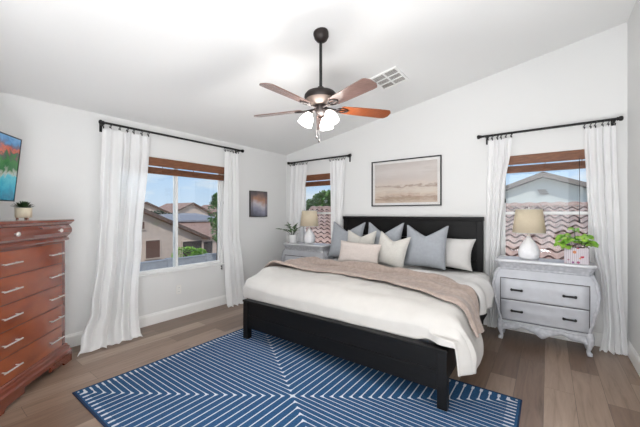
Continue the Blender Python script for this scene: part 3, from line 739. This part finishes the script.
pillow('lumbar_pillow', .60, .30, .12, M['blush'], (1.95, -.815, PZ), -.27, .0, 'blush rectangular lumbar pillow at the front of the pillow pile', 'pillow', .04, 0, 0, 7, ears=.075)

# ------------------------------------------------------------------ nightstands (bombe chests)
def nightstand(loc, rz, label):
    t = thing('nightstand', label, 'nightstand', loc, rz)
    hwt = [(.15, .372), (.22, .378), (.35, .402), (.5, .432), (.6, .440), (.7, .425), (.78, .392), (.80, .386)]
    frt = [(.15, .250), (.22, .262), (.35, .292), (.5, .318), (.6, .322), (.7, .306), (.78, .280), (.80, .276)]
    # body
    def body(u, v):
        z = lerp(.20, .80, v); hw = interp(hwt, z); fy = interp(frt, z); c = .035
        per = [(-hw, 0), (-hw, -fy+c), (-hw+c*.3, -fy+c*.3), (-hw+c, -fy), (hw-c, -fy), (hw-c*.3, -fy+c*.3), (hw, -fy+c), (hw, 0)]
        k = u*len(per); i = int(k) % len(per); j = (i+1) % len(per); f = k-int(k)
        return (lerp(per[i][0], per[j][0], f), lerp(per[i][1], per[j][1], f), z)
    m = MB(); m.grid(body, 64, 26, True, True); m.add([(-.386, 0, .80), (-.386, -.276, .80), (.386, -.276, .80), (.386, 0, .80)], [(0, 1, 2, 3)]); m.build('body', M['greypaint'], t)
    # cornice and top
    def ring(prof, name, mat, bevel=0):
        m = MB(); vs = []
        for hw, fy, z in prof:
            c = .03; vs += [(-hw, 0, z), (-hw, -fy+c, z), (-hw+c, -fy, z), (hw-c, -fy, z), (hw, -fy+c, z), (hw, 0, z)]
        n = len(prof); fs = [(i*6+k, i*6+(k+1) % 6, (i+1)*6+(k+1) % 6, (i+1)*6+k) for i in range(n-1) for k in range(6)]
        m.add(vs, fs); m.add(vs[:6], [(0, 1, 2, 3, 4, 5)]); m.add(vs[-6:], [(0, 1, 2, 3, 4, 5)]); return m.build(name, mat, t, bevel)
    ring([(.388, .284, .765), (.392, .292, .775), (.388, .290, .785), (.402, .308, .825), (.408, .312, .838)], 'carved_frieze', M['carved'])
    ring([(.402, .306, .838), (.415, .322, .846), (.418, .326, .858), (.418, .326, .866), (.410, .318, .874)], 'top', M['greytop'], .002)
    # drawers
    for z0, z1 in ((.458, .672), (.226, .448)):
        def face(u, v):
            z = lerp(z0, z1, v); x = lerp(-.358, .358, u); return (x, -interp(frt, z)-.006, z)
        def face_in(u, v):
            z = lerp(z0-.008, z1+.008, v); x = lerp(-.366, .366, u); return (x, -interp(frt, z)-.0008, z)
        m = MB(); m.grid(face_in, 4, 14); gap = m.build('drawer_gap', M['charcoal'], t)
        m = MB(); m.grid(face, 12, 16)
        dr = m.build('drawer', M['greypaint'], t, solid=.012)
        zc_ = (z0+z1)/2
        for x in (-.215, .215):
            fy = -interp(frt, zc_)-.012
            m = MB(); m.tube([(x-.048, fy-.020, zc_), (x-.03, fy-.021, zc_), (x+.03, fy-.021, zc_), (x+.048, fy-.020, zc_)], [.014, .0095, .0095, .014], 10)
            for s_ in (-1, 1): m.tube([(x+s_*.046, fy+.004, zc_), (x+s_*.046, fy-.020, zc_)], .011, 10)
            m.build('handle', M['black'], dr)
    # carved corner posts
    for s_ in (-1, 1):
        m = MB()
        pts = []; 
        for i in range(20):
            z = lerp(.20, .765, i/19); pts.append((s_*(interp(hwt, z)-.012), -interp(frt, z)+.012, z))
        m.tube(pts, [.017+.002*math.sin(i*1.1) for i in range(20)], 10); m.build('corner_post', M['carved'], t)
        m = MB()
        def side(u, v): 
            z = lerp(.24, .75, v); return (s_*(interp(hwt, z)+.004), lerp(-interp(frt, z)+.07, -.04, u), z)
        m.grid(side, 6, 14); m.build('side_panel', M['greypaint'], t, solid=.006)
    # scalloped apron
    m = MB(); n = 61; vs = []
    for i in range(n):
        x = lerp(-.355, .355, i/(n-1)); a = abs(x)/.355
        zb = .128-.038*math.exp(-(a/.16)**2)+.030*math.exp(-((a-.42)/.14)**2)-.030*max(0, a-.75)/.25-.010*math.cos(a*18)*.5
        bulge = .262+.012*math.cos(a*PI/2)
        vs += [(x, -bulge, .215), (x, -bulge-.006, zb+.02), (x, -bulge, zb), (x, -bulge+.025, zb), (x, -bulge+.025, .215)]
    m.add(vs, [(i*5+k, i*5+(k+1) % 5, (i+1)*5+(k+1) % 5, (i+1)*5+k) for i in range(n-1) for k in range(5)], True); m.build('apron', M['carved'], t)
    m = MB()
    for s_ in (-1, 1): m.bb((s_*.372-.01, -.25, .14), (s_*.372+.01, -.03, .215))
    m.build('side_apron', M['carved'], t, .004)
    # moulding above the apron
    m = MB(); m.prism([(-.37, -.25), (-.34, -.284), (.34, -.284), (.37, -.25), (.38, -.02), (-.38, -.02)], 2, .198, .216); m.build('base_moulding', M['greypaint'], t, .004)
    # cabriole legs
    for sx, y_ in ((-1, -.245), (1, -.245), (-1, -.04), (1, -.04)):
        d = -1 if y_ < -.1 else 0
        m = MB(); x = sx*.362
        m.tube([(x, y_, .215), (x+sx*.010, y_+d*.012, .17), (x+sx*.012, y_+d*.014, .125), (x+sx*.002, y_+d*.004, .075), (x-sx*.004, y_, .042), (x+sx*.006, y_+d*.008, .022), (x+sx*.008, y_+d*.010, .004)],
               [.034, .033, .027, .019, .016, .024, .020], 14); m.build('leg', M['carved'], t)
    return t
NSR = (3.862, -.115, 0)
ns = nightstand(NSR, 0, 'grey carved two-drawer nightstand under the right window')
ns2 = dup(ns, (.765, -.17, 0), 0, 'grey carved nightstand in the corner left of the bed', None)

# lamps
def table_lamp(loc, label):
    t = thing('table_lamp', label, 'lamp', loc)
    m = MB(); m.lathe([(0, 0), (.066, 0), (.075, .004), (.088, .02), (.096, .055), (.094, .09), (.080, .135), (.058, .175), (.034, .21), (.020, .232), (.014, .245), (.0, .246)], (0, 0, 0), 72, rib=.022, nrib=24); m.build('lamp_base', M['lampglass'], t)
    m = MB(); m.lathe([(0, .24), (.012, .24), (.016, .25), (.012, .262), (.010, .285), (.016, .292), (.016, .33), (0, .33)], (0, 0, 0), 16)
    m.tube([(0, 0, .30), (.05, 0, .33), (.062, 0, .42), (.03, 0, .515), (0, 0, .528), (-.03, 0, .515), (-.062, 0, .42), (-.05, 0, .33), (0, 0, .30)], .002, 6); m.build('stem', M['chrome'], t)
    m = MB(); m.lathe([(0, .52), (.008, .522), (.009, .54), (.004, .556), (0, .558)], (0, 0, 0), 12); m.build('finial', M['chrome'], t)
    m = MB(); m.lathe([(.150, .278), (.120, .532)], (0, 0, 0), 48); sh = m.build('lamp_shade', M['shade'], t, solid=.003)
    for r, z in ((.1505, .279), (.1205, .531)):
        m = MB(); m.lathe([(r-.002, z-.004), (r+.002, z-.004), (r+.002, z+.004), (r-.002, z+.004), (r-.002, z-.004)], (0, 0, 0), 48); m.build('shade_trim', M['cream'], sh)
    m = MB()
    for a in (0, 2.09, 4.19): m.tube([(0, 0, .526), (.118*math.cos(a), .118*math.sin(a), .526)], .0015, 6)
    m.build('shade_spider', M['chrome'], sh)
    m = MB(); m.lathe([(0, .33), (.012, .335), (.026, .375), (.027, .40), (.015, .425), (0, .43)], (0, 0, 0), 16); m.build('bulb', M['potwhite'], t)
    return t
lr = table_lamp((3.745, -.265, .8742), 'white ribbed glass table lamp with beige shade on the right nightstand')
ll = dup(lr, (.765, -.28, .8742), 0, 'white ribbed glass table lamp with beige shade on the left nightstand')
ll.scale = (1, 1, 1)

# ------------------------------------------------------------------ plants
def leaf(m, p, d, up, L_, wd, curl=.25, seg=5):
    d = Vector(d).normalized(); up = Vector(up); side = d.cross(up)
    if side.length < .01: side = Vector((1, 0, 0))
    side.normalize(); nrm = side.cross(d).normalized()
    rows = []
    for i in range(seg+1):
        t = i/seg; c = Vector(p)+d*(L_*t)-nrm*(curl*L_*t*t); wv = wd*math.sin(PI*min(1, t*.92+.06))**.8
        if i == seg: wv = .0006
        rows += [c-side*wv+nrm*wv*.25, c, c+side*wv+nrm*wv*.25]
    m.add(rows, [(i*3+k, i*3+k+1, (i+1)*3+k+1, (i+1)*3+k) for i in range(seg) for k in range(2)], True)
# succulent on the dresser
DL = Vector((.28, -3.30, 0)); WD = Vector((.7461, -.6658, 0)); ND = Vector((.6658, .7461, 0))   # dresser corner, its width and facing directions
AD = math.atan2(-WD.y, -WD.x)
p_ = DL+WD*.285-ND*.20
su = thing('succulent_pot', 'dark green succulent in a cream pot with wooden feet on the dresser', 'potted plant', (p_.x, p_.y, 1.3085), 0)
m = MB(); m.lathe([(0, .016), (.050, .016), (.054, .022), (.055, .098), (.052, .100), (.050, .094), (.048, .03), (0, .03)], (0, 0, 0), 36); m.build('pot', M['potcream'], su)
for a in (.5, 2.6, 4.7):
    m = MB(); m.tube([(.038*math.cos(a), .038*math.sin(a), 0), (.038*math.cos(a), .038*math.sin(a), .017)], .009, 10); m.build('foot', M['blade_red'], su)
m = MB(); m.lathe([(0, .09), (.050, .088)], (0, 0, 0), 24); m.build('soil', M['soil'], su)
m = MB(); rnd = random.Random(3)
for i in range(70):
    a = i*2.4; e = .15+1.25*(i/70); r = .028*(1-i/90)
    leaf(m, (r*math.cos(a), r*math.sin(a), .096+.012*i/70), (math.cos(a)*math.cos(e), math.sin(a)*math.cos(e), math.sin(e)), (0, 0, 1), .060-.018*(i/70)+rnd.uniform(-.006, .01), .0075, -.12)
m.build('foliage', M['leaf_dark'], su)
# leafy plant on the left nightstand
lp = thing('potted_plant', 'green leafy plant in a white pot on the left nightstand', 'potted plant', (.485, -.37, .8742))
m = MB(); m.lathe([(0, 0), (.058, 0), (.062, .006), (.074, .12), (.076, .135), (.070, .135), (.066, .11), (0, .11)], (0, 0, 0), 36); m.build('pot', M['potwhite'], lp)
m = MB(); m.lathe([(0, .118), (.068, .114)], (0, 0, 0), 24); m.build('soil', M['soil'], lp)
m = MB(); st = MB(); rnd = random.Random(12)
stems = [((-.26, -.06, .14), 1), ((-.15, .02, .20), 1), ((-.06, -.03, .22), 1), ((.05, .02, .20), 1), ((.12, -.05, .12), 1), ((.0, .05, .17), 1), ((-.10, -.06, .12), 1), ((.08, .04, .15), 1)]
for (dx, dy, h), _ in stems:
    P0 = Vector((dx*.08, dy*.08, .11)); P2 = Vector((dx, dy, .11+h*.85)); P1 = (P0+P2)/2+Vector((-dx*.15, 0, .05))
    cv = [(P0*(1-t)**2+P1*2*t*(1-t)+P2*t*t) for t in [i/8 for i in range(9)]]
    st.tube(cv, .0035, 6)
    for i in range(3, 9, 1 if dx < -.1 else 2):
        T = (cv[i]-cv[i-1]).normalized()
        for s_ in (-1, 1):
            sd = T.cross(Vector((0, 0, 1))); sd = sd.normalized() if sd.length > .05 else Vector((1, 0, 0))
            d = T*.6+sd*s_*.9+Vector((0, 0, rnd.uniform(-.1, .35))); leaf(m, cv[i], d, (0, 0, 1), rnd.uniform(.05, .07), .022, .25)
    leaf(m, cv[-1], T, (0, 0, 1), .07, .022, .2)
st.build('stem', M['leaf_dark'], lp); m.build('foliage', M['leaf'], lp)
# planter box on the right nightstand
pb = thing('planter_box', 'floral printed wooden planter box with green leaves on the right nightstand', 'potted plant', (4.135, -.345, .8742), -.12)
m = MB(); hb_ = [(-.092, -.055), (.092, -.055), (.092, .055), (-.092, .055)]
m.bb((-.088, -.05, 0), (.088, .05, .012))
for a, b in (((-.092, -.055, 0), (.092, -.043, .155)), ((-.092, .043, 0), (.092, .055, .155)), ((-.092, -.043, 0), (-.08, .043, .155)), ((.08, -.043, 0), (.092, .043, .155))): m.bb(a, b)
m.build('box', M['boxplanter'], pb, .002)
m = MB(); m.bb((-.08, -.043, .12), (.08, .043, .135)); m.build('soil', M['soil'], pb)
m = MB(); st = MB(); rnd = random.Random(31)
heads = [(-.12, -.03, .10), (-.10, .02, .19), (-.06, -.04, .14), (-.02, .03, .16), (-.02, .02, .28), (.03, -.03, .12), (.10, -.03, .13), (.08, .03, .20), (.11, .02, .10), (-.12, 0, .16), (-.07, -.05, .06), (.06, -.05, .17)]
for k, (dx, dy, h) in enumerate(heads):
    P0 = Vector((dx*.35, dy*.35, .13)); P2 = Vector((dx, dy, .13+h*.75)); st.tube([P0, (P0+P2)/2+Vector((0, 0, .02)), P2], .003, 6)
    for i in range(5):
        a = i*1.256+k; d = Vector((math.cos(a), math.sin(a)*.8, rnd.uniform(-.5, .5)))
        leaf(m, P2-Vector((0, 0, .01)), d, (0, -.6, 1), rnd.uniform(.05, .07), .027, .35)
st.build('stem', M['leaf_dark'], pb); m.build('foliage', M['leaf_bright'], pb)
m = MB()
for i in range(14):
    c = Vector((rnd.uniform(-.08, .06), rnd.uniform(-.07, -.02), rnd.uniform(.16, .24)))
    for j in range(5): a = j*1.256+i; leaf(m, c, (math.cos(a), math.sin(a), .3), (0, 0, 1), .02, .007, .2, 3)
m.build('flower', M['flower'], pb)

# ------------------------------------------------------------------ dresser
dc = DL+WD*.50
dr = thing('dresser', 'tall cherry-red wooden dresser with brushed bar pulls', 'dresser', (dc.x, dc.y, 0), AD)
# local: +x towards picture right, +y to the back, face at y=0
HW, DD = .415, .36
m = MB(); m.bb((-HW, 0, .13), (HW, DD, 1.12)); m.build('carcass', M['mahogany_frame'], dr, .003)
def swept(prof, name, mat, hw0=HW):
    """profile (out, z) swept round the front and both sides, closed"""
    m = MB(); vs = []
    for o_, z in prof: vs += [(-hw0-o_, DD, z), (-hw0-o_, -o_, z), (hw0+o_, -o_, z), (hw0+o_, DD, z)]
    n = len(prof); m.add(vs, [(i*4+k, i*4+(k+1) % 4, (i+1)*4+(k+1) % 4, (i+1)*4+k) for i in range(n-1) for k in range(4)])
    m.add(vs[:4], [(0, 1, 2, 3)]); m.add(vs[-4:], [(0, 1, 2, 3)]); return m.build(name, mat, dr)
swept([(.004, 1.112), (.018, 1.117), (.022, 1.128), (.018, 1.140), (.010, 1.144), (.008, 1.150)], 'waist_moulding', M['mahogany_frame'])
crown = swept([(.010, 1.148), (.014, 1.154), (.026, 1.170), (.034, 1.190), (.037, 1.210), (.034, 1.232), (.026, 1.250), (.020, 1.262)], 'crown_drawer', M['mahogany_frame'])
swept([(.022, 1.260), (.030, 1.266), (.042, 1.282), (.048, 1.287), (.050, 1.300), (.046, 1.307)], 'top', M['mahogany_frame'])
swept([(.004, .172), (.012, .162), (.014, .150), (.024, .140), (.026, .118), (.036, .104), (.036, .072)], 'base_moulding', M['mahogany_frame'])
for x in (-.25, .25):
    m = MB(); m.lathe([(0, 0), (.005, 0), (.005, .012), (.014, .018), (.017, .024), (.014, .031), (0, .034)], (x, -.035, 1.213), 18, Matrix.Rotation(PI/2, 3, 'X')); m.build('knob', M['chrome'], crown)
zs = [1.098, .915, .722, .537, .352, .170]
for a, b in zip(zs, zs[1:]):
    m = MB(); m.bb((-.36, -.004, b+.0025), (.36, .001, a-.0025)); d_ = m.build('drawer', M['mahogany'], dr, .002)
    m = MB(); m.bb((-.366, -.0015, b-.002), (.366, .0005, a+.002)); m.build('drawer_gap', M['mahogany_dark'], dr)
    zc_ = (a+b)/2
    for x in (-.25, .25):
        m = MB(); m.tube([(x-.085, -.034, zc_), (x+.085, -.034, zc_)], .0055, 10)
        for s_ in (-.062, .062): m.tube([(x+s_, -.004, zc_), (x+s_, -.034, zc_)], .004, 8)
        m.build('handle', M['chrome'], d_)
for s_ in (-1, 1):   # bracket feet
    m = MB(); sg = s_; X = HW+.036
    m.prism([(sg*X, 0), (sg*X, .08), (sg*(X-.30), .08), (sg*(X-.30), .03), (sg*(X-.14), .03), (sg*(X-.12), .018), (sg*(X-.11), 0)], 1, -.036, -.02)
    m.prism([(-.036, 0), (-.036, .08), (.19, .08), (.14, .05), (.10, .03), (.08, 0)], 0, sg*X, sg*(X-.025)); m.build('bracket_foot', M['mahogany_frame'], dr)
    m = MB(); m.bb((sg*(X-.025), DD-.12, 0), (sg*X, DD, .08)); m.build('bracket_foot', M['mahogany_frame'], dr)

# ------------------------------------------------------------------ TV
al = math.radians(145)
tv = thing('television', 'wall-mounted flat television above the dresser showing a mountain lake', 'television', (0, 0, 0), 0)
top_r = Vector((.35, -3.65, 1.98)); bot_r = Vector((.32, -3.69, 1.46))
xv = Vector((math.cos(al), math.sin(al), 0)); zv = (top_r-bot_r); zv -= xv*zv.dot(xv); zv.normalize(); yv = zv.cross(xv)
Rm = Matrix((xv, yv, zv)).transposed()
ctr = (top_r+bot_r)/2-xv*.465
tv.location = ctr; tv.rotation_euler = Rm.to_euler()
m = MB(); m.bb((-.465, .003, -.262), (.465, .032, .262)); m.bb((-.25, .032, -.16), (.25, .06, .14)); m.build('housing', M['plastic'], tv, .004)
m = MB(); frame_rect(m, -.465, .465, -.262, .262, .009, -.004, .003, 1); m.build('bezel', M['plastic'], tv, .001)
m = MB(); m.bb((-.456, -.001, -.253), (.456, .0028, .253)); m.build('screen', M['tv'], tv)
inv = Rm.transposed()
cw = inv @ (Vector((.45, -4.60, 1.70))-ctr); cw2 = inv @ (Vector((.47, -4.35, 1.70))-ctr)
m = MB(); m.tube([(0, .06, 0), tuple(cw2), tuple(cw)], .02, 10); m.bb((-.12, .06, -.12), (.12, .07, .12)); m.build('wall_arm', M['plastic'], tv)

# ------------------------------------------------------------------ outside
GZ = -2.9
m = MB(); m.bb((-90, -40, GZ-.2), (60, 90, GZ)); struct(m.build('ground', M['ground']), 'ground outside the windows')
# neighbouring tile roof right behind the back wall
tr = thing('tiled_house', 'low house with a wavy clay tile roof close outside the back windows', 'house', (0, 1.3, 0))
def tiles():
    m = MB(); X0, X1 = -3.45, 8.0; pitch = .215; NR = 13; dy = .30; slope = .325
    nx = int((X1-X0)/pitch*8)
    for r in range(NR):
        ya = r*dy; za = .34+slope*.30*r*.98; off = (r % 2)*.0
        def P(i, k):
            x = lerp(X0, X1, i/nx); wv = .030*math.sin(2*PI*(x/pitch)+off)+.004*nz(x*3, r*5)
            if k == 0: return (x, ya-.02, za-.025+wv*.85)
            if k == 1: return (x, ya-.02, za+.012+wv)
            return (x, ya+dy+.03, za+slope*dy+.004+wv*.9-.02)
        vs = [P(i, k) for k in range(3) for i in range(nx+1)]; n = nx+1
        m.cur = 1; m.add(vs[:2*n], [(i, i+1, n+i+1, n+i) for i in range(nx)], False)
        m.cur = 0; m.add(vs[n:], [(i, i+1, n+i+1, n+i) for i in range(nx)], True)
    return m, .34+slope*.30*NR*.98, NR*dy
m, zr_, yr_ = tiles(); m.build('roof', [M['tile'], M['mortar']], tr)
m = MB(); 
m.grid(lambda u, v: (lerp(-3.45, 8, u), yr_+.12*math.cos(PI*v)*-1, zr_-.03+(.085+.012*math.sin(u*240))*math.sin(PI*v)), 400, 9); m.build('ridge_cap', M['tile'], tr)
m = MB(); m.prism([(-.1, GZ), (-.1, .28), (yr_, zr_-.12), (2*yr_, .2), (2*yr_, GZ)], 0, -3.3, 7.8); m.build('wall', M['stucco'], tr)

def gable_house(name, label, loc, rz, wdt, depth, eave, peak, roofmat, wallmat_, over=.35, wins=(), fascia='fascia', vent=False):
    """gable end faces local -y, centred on x"""
    t = thing(name, label, 'house', loc, rz); h = wdt/2
    m = MB(); m.prism([(-h, 0), (h, 0), (h, eave), (0, peak), (-h, eave)], 1, 0, depth); m.build('wall', wallmat_, t)
    sl = (peak-eave)/h; H = h+over
    m = MB(); m.prism([(-H, eave-sl*over+.04), (0, peak+.04), (H, eave-sl*over+.04), (H, eave-sl*over+.2), (0, peak+.22), (-H, eave-sl*over+.2)], 1, -over, depth+over); rf = m.build('roof', roofmat, t)
    for s_ in (-1, 1):
        m = MB(); m.prism([(0, peak+.02), (s_*H, eave-sl*over+.02), (s_*H, eave-sl*over+.22), (0, peak+.25)], 1, -over-.05, -over); m.build('fascia', M[fascia], rf)
    for (x, z, w_, h_, mt) in wins:
        m = MB(); m.bb((x-w_/2, -.06, z-h_/2), (x+w_/2, .02, z+h_/2)); wn = m.build('window', M[mt], t)
        m = MB(); frame_rect(m, x-w_/2-.06, x+w_/2+.06, z-h_/2-.06, z+h_/2+.06, .06, -.09, .02, 1); m.build('window_trim', wallmat_, wn)
    if vent:
        m = MB()
        for k in range(3): m.bb((-.22+.05*k, -.08, peak-.62-.09*k*1.0), (.22-.05*(2-k), -.01, peak-.58-.09*k))
        m.build('gable_vent', M['fascia'], t)
    return t
gable_house('gable_house', 'pale stucco gable end of the house beyond the right window', (3.72, 14, GZ), 0, 3.4, 6, 5.35, 5.98, M['tile_grey'], M['stucco_grey'], .35, vent=True)
# left view; faces +x : local -y -> +x  => rz = +90deg (local x -> world y)
gable_house('gable_house', 'pinkish stucco house with a sloping roof edge nearest the wide window', (-17, 3.6, GZ), PI/2, 11.0, 9, 2.45, 4.88, M['tile_far'], M['stucco'], .45,
            [(1.95, 1.92, .9, 1.15, 'winbrown'), (4.75, 1.7, 1.5, 1.1, 'darkwin'), (1.2, 3.5, .45, .45, 'winbrown')], 'fascia_brown')
t = thing('flat_roof_house', 'low house with a pale grey flat roof behind the nearest stucco house', 'house', (-26, 14.6, GZ), PI/2)
m = MB(); m.bb((-2.6, 0, 0), (3.2, 6, 3.5)); m.build('wall', M['stucco'], t)
m = MB(); m.prism([(-.5, 3.4), (-.5, 3.56), (6.5, 4.3), (6.5, 4.15)], 0, -2.9, 3.6); m.build('roof', M['tile_grey'], t)
t = thing('patio_house', 'house with a long clay tile roof slope and dark patio openings', 'house', (-22, 12.4, GZ), PI/2)
m = MB(); m.bb((-2.5, 0, 0), (4.6, 3.5, 2.1)); m.build('wall', M['stucco'], t)
m = MB(); m.prism([(-.4, 1.95), (-.4, 2.08), (3.9, 3.4), (3.9, 3.2)], 0, -2.8, 5.0); m.build('roof', M['tile_far'], t)
for x in (-.9, .6, 2.0): m = MB(); m.bb((x-.45, -.05, .5), (x+.45, .02, 1.6)); m.build('opening', M['darkwin'], t)
for loc, w_, ev, pk, lab in (((-45, 17.6, GZ), 6.4, 4.4, 5.8, 'far tile-roofed house at the left of the wide window view'), ((-45, 25.2, GZ), 6.4, 4.4, 5.9, 'far tile-roofed house in the middle of the wide window view'), ((-45, 33.0, GZ), 6.6, 4.4, 5.8, 'far tile-roofed house at the right of the wide window view')):
    gable_house('distant_house', lab, loc, PI/2, w_, 8, ev, pk, M['tile_far'], M['stucco'], .5, [(-1.2, 3.2, 1, .9, 'darkwin'), (1.4, 3.2, 1, .9, 'darkwin')], 'fascia_brown')
# block wall fence
m = MB(); m.bb((-.1, -14, 0), (.1, 8, 1.68)); m.bb((-.13, -14, 1.68), (.13, 8, 1.74))
for k in range(10): m.bb((-.16, -14+k*2.4, 0), (.16, -13.6+k*2.4, 1.78))
o = m.build('block_wall', M['block']); o.location = (-13, 4, GZ); tag(o, 'grey block garden wall in front of the stucco houses', 'wall')
def crown(name, mats, loc, parts, n, ls, seed, label, cat='tree', trunk=True, group=None):
    t = thing(name, label, cat, loc, 0, group); rnd = random.Random(seed); m = MB()
    for (cx, cy, cz, rx, ry, rz_) in parts:
        for i in range(n):
            v = Vector((rnd.gauss(0, 1), rnd.gauss(0, 1), rnd.gauss(0, 1))).normalized(); r = rnd.uniform(.55, 1.0)**.5
            p = Vector((cx+v.x*rx*r, cy+v.y*ry*r, cz+v.z*rz_*r))
            d = (v+Vector((rnd.uniform(-1, 1), rnd.uniform(-1, 1), rnd.uniform(-1, .6)))).normalized()
            s_ = d.cross(Vector((0, 0, 1))).normalized()*ls*.45; e = d*ls
            m.add([p-s_*.4, p+e*.5-s_, p+e, p+e*.5+s_], [(0, 1, 2, 3)])
    m.build('foliage', M[mats], t)
    if trunk:
        m = MB(); zt = parts[0][2]; m.tube([(0, 0, 0), (.1, .05, zt*.5), (parts[0][0], parts[0][1], zt)], [.16, .12, .06], 8)
        for (cx, cy, cz, rx, ry, rz_) in parts[1:]: m.tube([(.1, .05, zt*.5), (cx, cy, cz)], [.08, .03], 6)
        m.build('trunk', M['bark'], t)
    return t
crown('tree', 'leaf_tree', (-8.9, 14, GZ), [(0, 0, 4.6, 1.3, 1.2, 1.2), (-1.1, .2, 4.1, 1.1, 1.0, .9), (1.1, 0, 4.4, 1.1, 1, 1.1)], 2600, .26, 1, 'round leafy tree beyond the window left of the bed')
crown('tree', 'leaf_tree', (-13.2, 17, GZ), [(0, 0, 4.5, 1.7, 1.2, .9), (1.2, 0, 4.2, 1.0, 1, .8)], 2200, .22, 2, 'lower leafy tree at the left of the window left of the bed')
crown('tree', 'leaf_tree', (-11, 6.25, GZ), [(0, 0, 4.3, .35, .55, .8), (.0, .1, 3.4, .3, .45, .7), (0, .05, 5.0, .2, .35, .35)], 650, .13, 3, 'slim leafy tree at the right edge of the wide window')
crown('tree', 'leaf_dark', (-32, 13.0, GZ), [(0, 0, 3.6, 1, 1.6, .9), (0, 2, 3.4, 1, 1.3, .8), (0, -2, 3.5, 1, 1.5, .9)], 600, .3, 4, 'dark green tree before the far houses in the wide window')
crown('shrub', 'leaf_bright', (-13.9, 6.1, GZ), [(0, 0, 1.75, .45, .9, .45), (0, .9, 1.6, .4, .5, .4)], 700, .12, 5, 'bright green shrub behind the block wall', 'shrub')

# ------------------------------------------------------------------ groups of repeats
GROUPS = {'curtain': 'sheer curtains at the windows', 'curtain_rod': 'black curtain rods above the windows', 'window_blind': 'raised wooden blinds in the windows',
          'throw_pillow': 'square throw pillows on the bed', 'nightstand': 'nightstands beside the bed', 'table_lamp': 'table lamps on the nightstands',
          'distant_house': 'far tile-roofed houses', 'tree': 'trees outside the windows', 'gable_house': 'gabled houses outside'}
for o in bpy.data.objects:
    if o.parent is None and 'label' in o and 'kind' not in o:
        g = GROUPS.get(o.name.split('.')[0])
        if g: o['group'] = g
